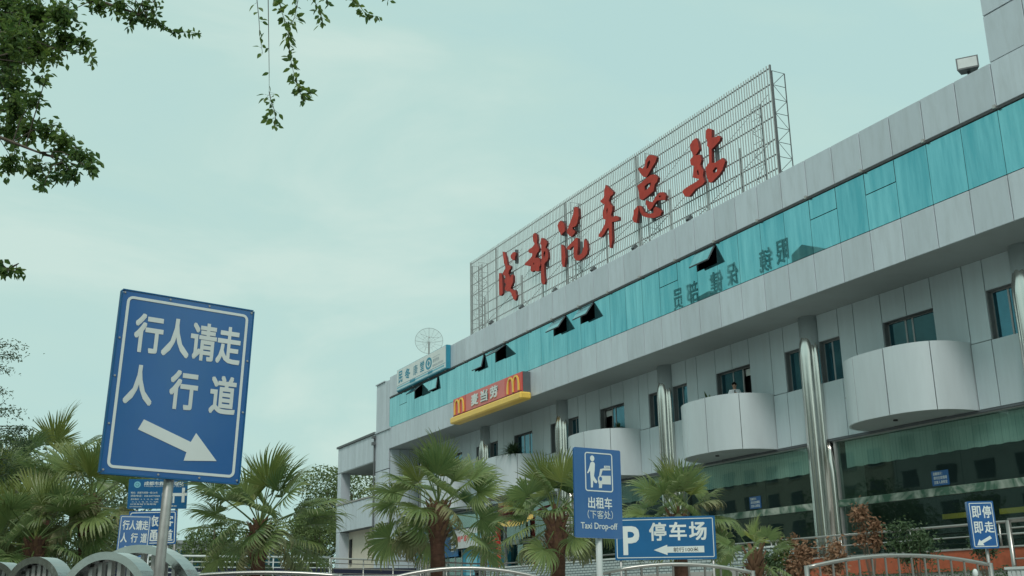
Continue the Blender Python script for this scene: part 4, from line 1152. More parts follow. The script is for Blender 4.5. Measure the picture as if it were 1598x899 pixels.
# taxi sign
rt, U = sign('taxi_sign', (5.944, 9.797, 2.064), 4.3, .79, .60, .92, 'tall blue taxi drop-off sign with a passenger and car pictogram on a white pole', pole=(.03,), pr=.034, pmat_=WHITE_OLD)
def VT(x, y): return ((x - 85 - (y - 38) * .0222) / 414, (y - 38 - (x - 85) * .075) / 795)
(x0, z1), (x1, z0) = U(*VT(180, 82)), U(*VT(432, 450))
bm = NB(); ring(bm, x0, x1, z0, z1, .03, .012, -.003); build('border', bm, WHITE, rt)
bm = NB()
def pol(pts): extrude_loops(bm, [[U(*VT(*p)) for p in pts]], SM, -.003, -.001)
hx_, hz_ = U(*VT(247, 142))
extrude_loops(bm, [[(hx_ + .027 * math.cos(2 * PI * k / 18), hz_ + .031 * math.sin(2 * PI * k / 18)) for k in range(18)]], SM, -.003, -.001)
pol([(232, 180), (246, 172), (262, 176), (270, 190), (268, 250), (262, 300), (275, 325), (292, 352), (284, 366), (268, 360), (256, 338), (254, 360), (252, 402), (236, 402), (234, 340), (228, 250), (212, 276), (202, 272), (210, 254), (222, 220)])
build('passenger_pictogram', bm, WHITE, rt)
bm = NB()
pol([(318, 238), (348, 232), (408, 236), (410, 250), (338, 250), (324, 298), (410, 300), (412, 378), (334, 374), (332, 408), (306, 408), (306, 376), (298, 350), (298, 315), (308, 298)])
pol([(352, 208), (404, 210), (405, 233), (352, 230)])
build('car_pictogram', bm, WHITE, rt)
bm = NB(); hx_, hz_ = U(*VT(320, 326))
extrude_loops(bm, [[(hx_ + .018 * math.cos(2 * PI * k / 14), hz_ + .022 * math.sin(2 * PI * k / 14)) for k in range(14)]], SM, -.005, -.0035)
(a, b), (c_, d) = U(*VT(360, 214)), U(*VT(398, 228)); add_text(bm, 'TAXI', a, c_, d, b, -.0045)
build('pictogram_detail', bm, BLUE, rt)
bm = NB()
for s, a, b, c_, d, bo in (('出租车', 210, 422, 490, 592, .015), ('（下客处）', 205, 428, 606, 682, .0), ('Taxi Drop-off', 148, 468, 715, 788, .012)):
    (u0, v0), (u1, v1) = VT(a, c_ + (0)), VT(b, d)
    v0 = (c_ - 38 - (((a + b) / 2) - 85) * .075) / 795; v1 = (d - 38 - (((a + b) / 2) - 85) * .075) / 795
    bm = NB(); text_uv(bm, U, s, u0, u1, v0, v1, bo); build('text_line', bm, WHITE, rt)

# parking sign
rt, U = sign('parking_sign', (9.959, 14.475, 1.905), -46, .75, 1.6, .655, 'wide blue car park sign with large white P and left arrow', pole=(-.72, .74), pr=.022, mat=BLUE_D)
bm = NB(); (x0, z1), (x1, z0) = U(0, 0), U(1, 1); ring(bm, x0 + .03, x1 - .03, z0 + .03, z1 - .03, .02, .012, -.003); build('border', bm, WHITE, rt)
bm = NB(); text_uv(bm, U, 'P', .085, .25, .20, .88, .038); build('parking_letter', bm, WHITE, rt)
for ch_, a in (('停', .35), ('车', .55), ('场', .745)):
    bm = NB(); text_uv(bm, U, ch_, a, a + .172, .13, .56, .024); build('character', bm, WHITE, rt)
bm = NB(); extrude_loops(bm, [[U(*q) for q in ((.39, .775), (.525, .655), (.525, .70), (.885, .695), (.885, .845), (.525, .84), (.525, .895))]], SM, -.003, -.001); build('arrow', bm, WHITE, rt)
bm = NB(); text_uv(bm, U, '前行100米', .585, .83, .72, .825, .006, -.005); build('distance_lettering', bm, BLACKP, rt)

# stop briefly sign
rt, U = sign('short_stop_sign', (17.267, 14.603, 2.23), -25, -.67, .5, .871, 'narrow blue sign with four white characters and an arrow at the right edge', pole=(.06,), pr=.03, thick=.09)
bm = NB(); (x0, z1), (x1, z0) = U(0, 0), U(1, 1); ring(bm, x0 + .03, x1 - .03, z0 + .03, z1 - .03, .02, .014, -.003); build('border', bm, WHITE, rt)
for ch_, a, b, c_, d in (('即', .14, .48, .10, .35), ('停', .54, .88, .10, .36), ('即', .14, .48, .43, .68), ('走', .54, .90, .43, .67)):
    bm = NB(); text_uv(bm, U, ch_, a, b, c_, d, .02); build('character', bm, WHITE, rt)
bm = NB(); extrude_loops(bm, [[U(*q) for q in ((.17, .93), (.28, .80), (.325, .845), (.70, .735), (.76, .79), (.40, .89), (.44, .935))]], SM, -.003, -.001); build('arrow', bm, WHITE, rt)

# small things in the lower right corner
wb = empty('white_barrier', (22.5, 17.4, 0.12), label='white slatted barrier box in the lower right corner', cat='barrier')
bm = NB(); box(bm, 0, .3, -.9, 1.1, 0, 1.40); build('body', bm, WHITE_OLD, wb)
for k in range(16):
    bm = NB(); box(bm, -.03, -.001, -.88 + k * .125, -.80 + k * .125, .05, 1.36); build('fin', bm, WHITE_OLD, wb)
bm = NB(); box(bm, -.05, .35, -.95, 1.15, 1.402, 1.46); build('cap', bm, WHITE_OLD, wb)
gl = empty('globe_lamp', (9.079, 7.847, 0), label='small white globe on a thin post at the bottom right', cat='lamp')
bm = NB(); tube(bm, [(0, 0, 0), (0, 0, 1.15)], .012, 8); build('post', bm, STEEL, gl)
bm = NB(); bmesh.ops.create_uvsphere(bm, u_segments=16, v_segments=10, radius=.032, matrix=Matrix.Translation((0, 0, 1.19)) @ Matrix.Diagonal((.8, .8, 1.25, 1))); build('globe', bm, WHITE, gl, smooth=True)

# ------------------------------------------------------------------ palms
def frond_mesh(name, seed, pet, fan, droop, spread, nseg, cup, mat, tipn=1.0):
    """fan palm leaf: petiole along +X, then a blade of folded segments that split and hang at their tips"""
    q = random.Random(seed)
    bm = NB()
    tl = bm.verts.layers.float.new('tipness')
    n = 6; pts = []; rad = []
    for i in range(n + 1):
        t = i / n
        pts.append((pet * t, 0, -0.10 * droop * t * t * pet)); rad.append(.017 - .008 * t)
    tube(bm, pts, .015, 5, radii=rad)
    c = Vector(pts[-1])
    slope = -.2 * droop
    torn = [q.uniform(-.9, .9) for _ in range(2)]
    for k in range(nseg):
        f = k / (nseg - 1) * 2 - 1
        a = R(spread) * f + q.uniform(-.03, .03)
        Ls = fan * (1.0 - .30 * abs(f) ** 1.5) * q.uniform(.86, 1.06)
        if any(abs(f - t_) < .045 for t_ in torn): Ls *= q.uniform(.45, .8)
        d = Vector((math.cos(a), math.sin(a), 0)); s = Vector((-math.sin(a), math.cos(a), 0))
        p = c.copy()
        pitch = slope * math.cos(a) + cup * abs(math.sin(a)) * .6
        fr_ = [0, .2, .42, .6, .75, .88, 1.0]
        dth = 2 * R(spread) / nseg
        prev = None
        hang = droop * q.uniform(.6, 1.35)
        for j in range(len(fr_)):
            t = fr_[j]
            if j:
                dl = (fr_[j] - fr_[j - 1]) * Ls
                if t > .5: pitch -= hang * (t - .42) * .75
                p = p + (d * math.cos(pitch) + Vector((0, 0, 1)) * math.sin(pitch)) * dl
            w_ = (dth * t * Ls * .60 if t < .5 else dth * .48 * Ls * .60 * (1 - ((t - .46) / .56) ** 1.5)) + .0015
            if t == 1.0: w_ = .0012
            fold = w_ * .40
            cur = [bm.verts.new(p + s * w_ + Vector((0, 0, fold))), bm.verts.new(p), bm.verts.new(p - s * w_ + Vector((0, 0, fold)))]
            for v in cur: v[tl] = max(0, (t - .5) * 2) ** 1.6 * tipn
            if prev:
                bm.faces.new((prev[0], prev[1], cur[1], cur[0])); bm.faces.new((prev[1], prev[2], cur[2], cur[1]))
            prev = cur
    me = bpy.data.meshes.new(name); bm.to_mesh(me); bm.free(); me.materials.append(mat)
    return me
FM_UP = [frond_mesh('frond_upright', 1 + i, .68, .84, .45, 80, 30, .5, FROND_YOUNG if i == 0 else FROND, .6) for i in range(2)]
FM_MID = [frond_mesh('frond_open', 11 + i, 1.0, .80, .95, 122, 40, .35, FROND, .8) for i in range(4)]
FM_LOW = [frond_mesh('frond_hanging', 21 + i, 1.0, .78, 1.6, 125, 38, .15, FROND, 1.0) for i in range(4)]
FM_OLD = [frond_mesh('frond_old', 31 + i, .65, .72, 2.2, 110, 30, -.2, FROND_OLD, 1.0) for i in range(2)]

def palm(x, y, hub, s, label, seed, n=30, zg=0.12, tr=.155, lean=(0, 0)):
    q = random.Random(seed)
    r = empty('fan_palm', (x, y, zg), (0, 0, 0), label, 'palm tree', 'fan palms in front of the station')
    H = hub - zg
    bm = NB(); zz = [H * k / 14 for k in range(15)]
    pts = [(lean[0] * (z / H) ** 2 + .01 * math.sin(z * 5), lean[1] * (z / H) ** 2, z) for z in zz]
    rad = [tr * (1.15 - .2 * min(1, z / H * 1.5)) * (1 + .05 * math.sin(z * 17)) * (1 + (.35 if z > H * .75 else 0)) for z in zz]
    tube(bm, pts, tr, 12, radii=rad)
    build('trunk', bm, PALM_BARK, r)
    hubp = Vector(pts[-1])
    bm = NB()
    for k in range(46):
        a = k * 2.4; z = H - .72 + .7 * k / 46
        rr = tr * (1.1 + .2 * k / 46)
        d = Vector((math.cos(a), math.sin(a), 0)); sd = Vector((-math.sin(a), math.cos(a), 0))
        p0 = Vector((hubp.x, hubp.y, z)) + d * rr * .75
        L_ = q.uniform(.12, .3)
        p1 = p0 + d * L_ * .62 + Vector((0, 0, L_))
        w0, w1 = .06, .022
        v = [bm.verts.new(p) for p in (p0 - sd * w0, p0 + sd * w0, p1 + sd * w1, p1 - sd * w1, p0 + d * .03 - sd * w0 * .5, p0 + d * .03 + sd * w0 * .5)]
        bm.faces.new(v[:4]); bm.faces.new((v[4], v[5], v[2], v[3])); bm.faces.new((v[0], v[4], v[3])); bm.faces.new((v[1], v[2], v[5]))
    build('leaf_base', bm, PALM_BOOT, r, kind='stuff')
    for k in range(n):
        t = k / (n - 1)
        e = 82 - 112 * t ** .8 + q.uniform(-9, 9)
        az = k * 137.5 + q.uniform(-18, 18)
        if q.random() < .13 and e < 40: me = q.choice(FM_OLD)
        elif e > 48: me = q.choice(FM_UP)
        elif e > 8: me = q.choice(FM_MID)
        elif e > -28: me = q.choice(FM_LOW)
        else: me = q.choice(FM_OLD)
        o = mesh_obj('frond', me, r)
        o.location = hubp + Vector((0, 0, -.25 * t + .02))
        o.rotation_euler = (R(q.uniform(-62, 62)), -R(e), R(az))
        sc_ = s * q.uniform(.85, 1.12)
        o.scale = (sc_, sc_, sc_)
    return r
palm(5.75, 23.3, 2.62, 1.10, 'fan palm standing just right of the big blue sign', 3, 36)
palm(8.94, 21.19, 2.95, 1.02, 'fan palm in front of the blue bus route board, middle of the photo', 5, 36)
palm(9.7, 17.49, 2.50, .76, 'fan palm directly left of the taxi drop-off sign', 8, 34, tr=.14)
palm(13.86, 19.6, 2.72, .86, 'fan palm half hidden behind the parking sign', 13, 36)
palm(2.60, 25.87, 3.25, 1.10, 'fan palm at the left whose crown touches the big sign', 17, 30)
palm(1.55, 25.45, 2.40, 1.05, 'low fan palm filling the lower left corner', 23, 28)
palm(2.0, 29.93, 4.35, 1.15, 'tallest fan palm of the left cluster', 29, 22)
palm(.75, 28.0, 3.2, 1.05, 'fan palm cut by the left edge', 31, 26)
palm(11.3, 14.0, 1.62, .50, 'very small fan palm right of the parking sign', 37, 14, tr=.06)

# ------------------------------------------------------------------ trees and shrubs made of leaves
def leaf_quad(bm, p, L_, q, down=.35, aspect=.5):
    """a pointed leaf of two folded halves in a random pose"""
    a = q.uniform(0, 2 * PI); e = q.gauss(-down, .55)
    d = Vector((math.cos(a) * math.cos(e), math.sin(a) * math.cos(e), math.sin(e)))
    s = d.cross(Vector((q.uniform(-1, 1), q.uniform(-1, 1), q.uniform(.2, 1)))).normalized()
    nrm = s.cross(d) * (L_ * .10)
    w = L_ * aspect * .5
    b = bm.verts.new(p); t = bm.verts.new(p + d * L_)
    m1 = bm.verts.new(p + d * L_ * .38 + s * w + nrm); m2 = bm.verts.new(p + d * L_ * .38 - s * w + nrm)
    n1 = bm.verts.new(p + d * L_ * .72 + s * w * .62 + nrm * .6); n2 = bm.verts.new(p + d * L_ * .72 - s * w * .62 + nrm * .6)
    c = bm.verts.new(p + d * L_ * .55 - nrm * .4)
    for f in ((b, m1, c), (m1, n1, c), (n1, t, c), (t, n2, c), (n2, m2, c), (m2, b, c)): bm.faces.new(f)

# one leaf mesh family shared by the single leaf parts
def leaf_mesh(i):
    q = random.Random(100 + i); bm = NB()
    w = .5 * q.uniform(.42, .56); bend = q.uniform(-.12, .12)
    V = [(0, 0, 0), (.06, 0, 0)]
    prof = [(.06, 0), (.2, .62), (.42, 1.0), (.65, .82), (.85, .4), (1.0, 0)]
    mid = [bm.verts.new((x, 0, bend * x * x)) for x, _ in prof]
    for s in (-1, 1):
        ed = [bm.verts.new((x, s * w * y, bend * x * x + .10 * y)) for x, y in prof[1:-1]]
        bm.faces.new((mid[0], ed[0], mid[1]))
        for k in range(3): bm.faces.new((mid[k + 1], ed[k], ed[k + 1], mid[k + 2]))
        bm.faces.new((mid[4], ed[3], mid[5]))
    st = [bm.verts.new(p) for p in ((-.12, .012, 0), (-.12, -.012, 0), (.07, -.012, 0), (.07, .012, 0))]
    bm.faces.new(st)
    me = bpy.data.meshes.new('leaf'); bm.to_mesh(me); bm.free(); me.materials.append(LEAF)
    return me
LM = [leaf_mesh(i) for i in range(5)]
tree = empty('hackberry_tree', (-3.2, 9.0, 0), label='leafy street tree overhanging the upper left corner with thin twigs of small leaves', cat='tree')
TO = Vector((-3.2, 9.0, 0))
qt = random.Random(41)
bm = NB(); tube(bm, [(0, 0, 0), (.05, 0, 1.5), (-.05, .05, 3.0), (.1, .1, 4.4), (.3, 0, 6.0), (.4, .1, 8.0)], .2, 12, radii=[.26, .20, .17, .14, .10, .05]); build('trunk', bm, BARK, tree, smooth=True)
limbs = [[(-3.1, 9.1, 4.0), (-1.8, 9.6, 5.2), (-.6, 9.8, 6.0), (.4, 9.6, 6.6), (1.4, 9.2, 7.1)],
         [(-3.1, 9.1, 3.6), (-2.0, 9.4, 4.4), (-.8, 9.5, 5.2), (.15, 9.4, 5.7)],
         [(.4, 9.6, 6.6), (1.6, 9.3, 7.3), (2.3, 8.8, 7.4), (3.2, 8.6, 7.3)],
         [(-3.1, 9.1, 3.2), (-2.0, 9.3, 4.2), (-.9, 9.4, 4.75), (-.225, 9.4, 4.86), (-.025, 9.3, 4.77), (.274, 9.2, 4.65), (.59, 8.98, 4.5)],
         [(-3.0, 9.1, 4.4), (-1.6, 9.7, 5.4), (-.29, 9.9, 6.05), (.19, 9.6, 5.81), (.56, 9.08, 5.57)],
         [(-2.9, 9.1, 4.8), (-1.4, 9.6, 5.9), (-.08, 9.6, 6.4), (.61, 9.38, 6.26), (.96, 9.25, 6.14), (1.19, 9.22, 6.05)],
         [(-3.1, 9.1, 2.4), (-1.6, 8.9, 3.0), (-.6, 8.7, 3.4), (-.087, 8.6, 3.44), (.228, 8.5, 3.41)],
         [(-3.0, 9.1, 5.2), (-3.6, 8.2, 6.4), (-4.0, 7.4, 7.2)], [(-3.0, 9.1, 5.0), (-2.8, 10.2, 6.4), (-2.2, 11.0, 7.4)]]
for l in limbs:
    bm = NB(); tube(bm, l, .05, 7, radii=[.07 * (1 - i / (len(l) - 1)) ** 1.6 + .004 for i in range(len(l))]); build('limb', bm, BARK, tree, off=TO)
LEAFS = .066
twb = NB(); fol = NB(); singles = 0
def single_leaf(p, d):
    global singles
    singles += 1
    o = mesh_obj('leaf', LM[singles % 5], tree)
    o.location = p - TO
    o.rotation_mode = 'QUATERNION'
    o.rotation_quaternion = d.to_track_quat('X', 'Z') @ Euler((qt.uniform(-1.2, 1.2), 0, 0)).to_quaternion()
    s = LEAFS * qt.uniform(.8, 1.35); o.scale = (s, s, s)
lmb = [Vector(p) for l in limbs for p in l]
allp = [(Vector(l[i]).lerp(Vector(l[i + 1]), t)) for l in limbs for i in range(len(l) - 1) for t in (0, .33, .66)]
for bx, by, bz, br_, n in CROWN_BLOBS:
    c = Vector((bx, by, bz))
    near = qt.choice(sorted(allp, key=lambda p: (p - c).length)[:3])
    mid = near.lerp(c, .5) + Vector((qt.uniform(-.08, .08), qt.uniform(-.08, .08), .06))
    tube(twb, [near, mid, c], .005, 4, radii=[.006, .0045, .003])
    n = int(n * 2.4); ntw = max(2, n // 12)
    for _ in range(ntw):
        d = Vector((qt.gauss(0, 1), qt.gauss(0, 1), qt.gauss(0, 1))).normalized() * br_ * qt.uniform(.55, 1.15)
        e = c + d
        st = c + d * .15
        tube(twb, [st, st.lerp(e, .5) + Vector((0, 0, .02)), e], .002, 3, radii=[.0035, .0025, .0015])
        k = n // ntw
        for j in range(k):
            p = st.lerp(e, (j + .5) / k) + Vector((qt.gauss(0, 1), qt.gauss(0, 1), qt.gauss(0, 1))) * .025
            leaf_quad(fol, p, LEAFS * qt.uniform(.75, 1.15), qt, .45, .52)
for pl, n, jit in SPRAYS:
    n = int(n * 1.25)
    P = [Vector(p) for p in pl]
    tube(twb, P, .003, 4, radii=[.0045 - .003 * i / (len(P) - 1) for i in range(len(P))])
    for j in range(n):
        t = (j + .5) / n * (len(P) - 1); i = min(int(t), len(P) - 2)
        p = P[i].lerp(P[i + 1], t - i)
        sd = Vector((qt.gauss(0, 1), qt.gauss(0, 1), qt.gauss(-.2, .7))).normalized()
        ofs = sd * jit * qt.uniform(0, 1.0)
        q0 = p + ofs
        if jit > .03: tube(twb, [p, q0], .0012, 3)
        d = (sd + Vector((0, 0, -.55))).normalized()
        if singles < 298: single_leaf(q0, d)
        else: leaf_quad(fol, q0, LEAFS, qt)
for _ in range(60):                                   # rest of the crown outside the picture
    a = qt.uniform(0, 2 * PI); b = math.acos(qt.uniform(-1, 1)); rr = qt.uniform(.45, 1.0)
    c = Vector((-3.6 + 2.1 * rr * math.sin(b) * math.cos(a), 8.6 + 2.6 * rr * math.sin(b) * math.sin(a), 6.6 + 2.0 * rr * math.cos(b)))
    near = min(allp, key=lambda p: (p - c).length); tube(twb, [near, c], .01, 4)
    for _ in range(75):
        leaf_quad(fol, c + Vector((qt.gauss(0, 1), qt.gauss(0, 1), qt.gauss(0, 1))) * .32, LEAFS * 1.1, qt)
build('twigs', twb, TWIG, tree, off=TO, kind='stuff')
build('foliage', fol, LEAF, tree, off=TO, kind='stuff')

# sparse tree at the left edge, further away
ft = empty('sparse_tree', (-.9, 27.5, 0), label='sparse feathery tree at the left edge above the palms', cat='tree')
FO = Vector((-.9, 27.5, 0))
bm = NB(); tube(bm, [(0, 0, 0), (.1, 0, 3), (-.05, 0, 5.5), (.1, 0, 8)], .1, 8, radii=[.16, .12, .09, .03]); build('trunk', bm, BARK, ft)
twb = NB(); fol = NB()
for bx, by, bz, br_, n in FAR_BLOBS:
    c = Vector((bx, by, bz)); st = Vector((-.9, 27.5, bz - .3))
    tube(twb, [st, st.lerp(c, .6) + Vector((0, 0, .15)), c + Vector((.1, 0, .05))], .015, 4, radii=[.03, .015, .006])
    for _ in range(int(n * 3.0)):
        p = c + Vector((qt.gauss(0, 1.0), qt.gauss(0, .8), qt.gauss(0, .33))) * br_ * .8
        p.z -= .15 * abs(p.x - c.x)
        leaf_quad(fol, p, .080, qt, .3, .34)
for _ in range(1500):
    leaf_quad(fol, Vector((-2.4 + qt.gauss(0, .7), 27.5 + qt.gauss(0, 1), qt.uniform(4, 9))), .08, qt)
build('branch', twb, TWIG, ft, off=FO, kind='stuff'); build('crown', fol, LEAF_FAR, ft, off=FO, kind='stuff')

def tree_blob(name, x, y, zg, h, rx, rz, n, leaf, mat, label, group=None, seed=1, trunk=.15, lumps=9, cat='tree'):
    q = random.Random(seed)
    r = empty(name, (x, y, zg), label=label, cat=cat, group=group)
    bm = NB(); tube(bm, [(0, 0, 0), (.03 * h, 0, h * .4), (0, .02 * h, h * .8)], trunk, 7, radii=[trunk, trunk * .7, trunk * .25])
    cs = []
    for _ in range(lumps):
        a = q.uniform(0, 2 * PI); rr = rx * q.uniform(.25, .75)
        c = Vector((rr * math.cos(a), rr * math.sin(a), h - rz + rz * q.uniform(-.75, .75)))
        cs.append((c, q.uniform(.35, .6)))
        tube(bm, [(0, 0, h * .35), c * .6 + Vector((0, 0, h * .12)), c], trunk * .2, 4, radii=[trunk * .35, trunk * .2, trunk * .06])
    build('trunk', bm, BARK, r)
    bm = NB()
    for _ in range(n):
        c, s = q.choice(cs)
        d = Vector((q.gauss(0, 1), q.gauss(0, 1), q.gauss(0, 1))).normalized() * (q.uniform(.5, 1) ** .5 if cat == 'tree' else abs(q.gauss(.55, .42)))
        leaf_quad(bm, c + Vector((d.x * rx * s, d.y * rx * s, d.z * rz * s)), leaf * q.uniform(.7, 1.2), q)
    build('crown', bm, mat, r, kind='stuff')
    return r
# shrubs on the terrace edge
for (x, y, h, rx, rz, n, mat, lab, sd_) in (
        (16.82, 17.12, 2.75, .30, .42, 620, LEAF_DEAD, 'upright dead brown shrub in front of the dark shop window', 1),
        (16.2, 17.6, 2.16, .36, .40, 420, LEAF_DEAD, 'dead brown shrub spreading over the arched guard rail', 2),
        (15.78, 18.08, 2.26, .42, .50, 760, LEAF_DEAD, 'dead brown shrub left of the steel column foot', 3),
        (17.43, 16.5, 2.46, .52, .42, 1500, LEAF_SHRUB, 'green leafy shrub just left of the narrow stop sign', 4),
        (18.35, 15.6, 2.22, .30, .34, 500, LEAF_SHRUB, 'small green shrub behind the narrow stop sign', 5),
        (15.22, 18.56, 2.1, .5, .5, 1300, LEAF_SHRUB, 'dark green shrub right of the parking sign', 6),
        (15.55, 18.3, 2.2, .28, .36, 420, LEAF_LIGHT, 'olive shrub mixed with the dead brown one', 7)):
    tree_blob('shrub', x, y, .12, h - .12, rx, rz, int(n * 1.5), .10 if mat is LEAF_DEAD else .075, mat, lab, 'shrubs along the terrace', sd_ + 50, .03, 13, 'shrub')
hd = empty('clipped_hedge', (23.3, 21.5, 0.12), label='low green hedge below the orange tile band', cat='hedge')
bm = NB()
for _ in range(1600): leaf_quad(bm, Vector((rnd.uniform(-.3, .3), rnd.uniform(-3.5, 3.5), 1.2 + rnd.uniform(-.4, .32))), .09, rnd)
build('foliage', bm, LEAF_SHRUB, hd, kind='stuff')
bm = NB()
for k in range(12): tube(bm, [(0, -3.3 + .6 * k, 0), (.05, -3.2 + .6 * k, 1.2)], .02, 5)
build('stems', bm, BARK, hd, kind='stuff')
# dead bent twig
dt = empty('bare_sapling', (16.34, 17.58, .12), label='bare dark bent stem in front of the column foot', cat='sapling')
bm = NB(); tube(bm, [(0, 0, 0), (-.1, .05, 1.0), (-.22, .12, 1.75), (-.17, .1, 1.92), (0, 0, 1.95), (.12, -.08, 1.3)], .012, 5); build('stem', bm, TWIG, dt)
# balcony plants
def bush(name, x, y, z, r_, n, leaf, label, up=False, seed=5):
    q = random.Random(seed)
    o = empty(name, (x, y, z), label=label, cat='potted plant')
    bm = NB(); tube(bm, [(0, 0, 0), (0, 0, .35)], .16, 10, radii=[.12, .17]); build('pot', bm, CONC, o)
    bm = NB()
    for _ in range(n):
        a = q.uniform(0, 2 * PI); e = q.uniform(.5, 1.4) if up else q.uniform(.0, 1.3)
        L_ = leaf * q.uniform(.6, 1.1); d = Vector((math.cos(a) * math.cos(e), math.sin(a) * math.cos(e), math.sin(e))); s = Vector((-math.sin(a), math.cos(a), 0))
        p0 = Vector((0, 0, .33)); p1 = p0 + d * L_ * .6; p2 = p0 + d * L_ + Vector((0, 0, -.25 * L_ if not up else 0))
        w = .022 if not up else .04
        v = [bm.verts.new(p) for p in (p0 - s * w, p0 + s * w, p1 + s * w, p1 - s * w, p2)]
        bm.faces.new(v[:4]); bm.faces.new((v[3], v[2], v[4]))
    build('leaves', bm, LEAF_SHRUB, o, kind='stuff')
    return o
bush('balcony_palm', 24.9, 49.2, 7.75, .5, 260, 1.0, 'bushy green plant rising above the balcony behind the golden sign', seed=6)
bush('agave', 24.75, 32.6, 7.72, .5, 10, .45, 'spiky plant tips on the balcony beside the standing man', True, 7)
bush('balcony_fern', 26.0, 40.9, 8.0, .4, 60, .4, 'small green plant behind the window sill above the taxi sign', seed=8)
for P in (24.0, 32.87, 41.74, 50.6):                   # balcony floors carry the plants
    bm = NB(); box(bm, 24.8, 26.19, P - 1.6, P + 1.6, 7.0, 7.02)
    build('balcony_floor', bm, CONC, station, off=BO)

# background vegetation
tree_blob('background_tree', 34.8, 104.3, 0, 14.5, 5.5, 4.0, 10400, 0.29, LEAF_LIGHT, 'yellow green tree seen through the open terrace of the annex', 'trees behind the station', 71, .3, 14)
tree_blob('background_tree', 32.1, 107, 0, 11.6, 2.4, 4.2, 6800, 0.29, LEAF_FAR, 'dark tree just left of the annex', 'trees behind the station', 72, .3, 12)
tree_blob('background_tree', 18.2, 88, 0, 8.4, 3.0, 3.0, 5200, 0.26, LEAF_LIGHT, 'light green tree between the stacked signs and the second palm', 'trees behind the station', 73, .25, 12)
tree_blob('background_tree', 3.0, 50, 0, 7.2, 4.0, 3.0, 8400, 0.22, LEAF_FAR, 'broad dark tree behind the left palm cluster', 'trees behind the station', 74, .25, 14)
tree_blob('background_tree', 8.6, 70, 0, 7.4, 3.2, 3.0, 6400, 0.22, LEAF_FAR, 'dark green tree behind the stacked blue signs', 'trees behind the station', 75, .25, 12)
tree_blob('background_tree', 27.5, 92, 0, 8.8, 3.0, 2.8, 4400, 0.26, LEAF_LIGHT, 'small tree beyond the ramp railing left of the annex', 'trees behind the station', 76, .2, 10)
# low building behind the second palm
fb = empty('depot_shed', (22.5, 108, 0), label='grey glazed depot building far behind the second palm', cat='building')
bm = NB(); box(bm, -5, 6, -2, 8, 0, 6.6); build('wall', bm, FACADE_FAR, fb)
bm = NB(); box(bm, -5.3, 6.3, -2.3, 8.3, 6.601, 6.9); build('roof', bm, STEEL, fb)
for k in range(9):
    bm = NB(); box(bm, -4.8 + k * 1.2, -3.8 + k * 1.2, -2.06, -2.001, 2.2, 6.0); build('window', bm, GLASS_DK, fb)
fb2 = empty('roadside_wall', (12, 60, 0), label='dark low wall and hoarding behind the white barred railing', cat='wall')
bm = NB(); box(bm, -9, 12, 0, .3, 0, 2.9); build('hoarding', bm, NAVY, fb2)
bm = NB(); box(bm, -9, 12, -.03, -.001, 2.2, 2.5); build('stripe', bm, WHITE_OLD, fb2)

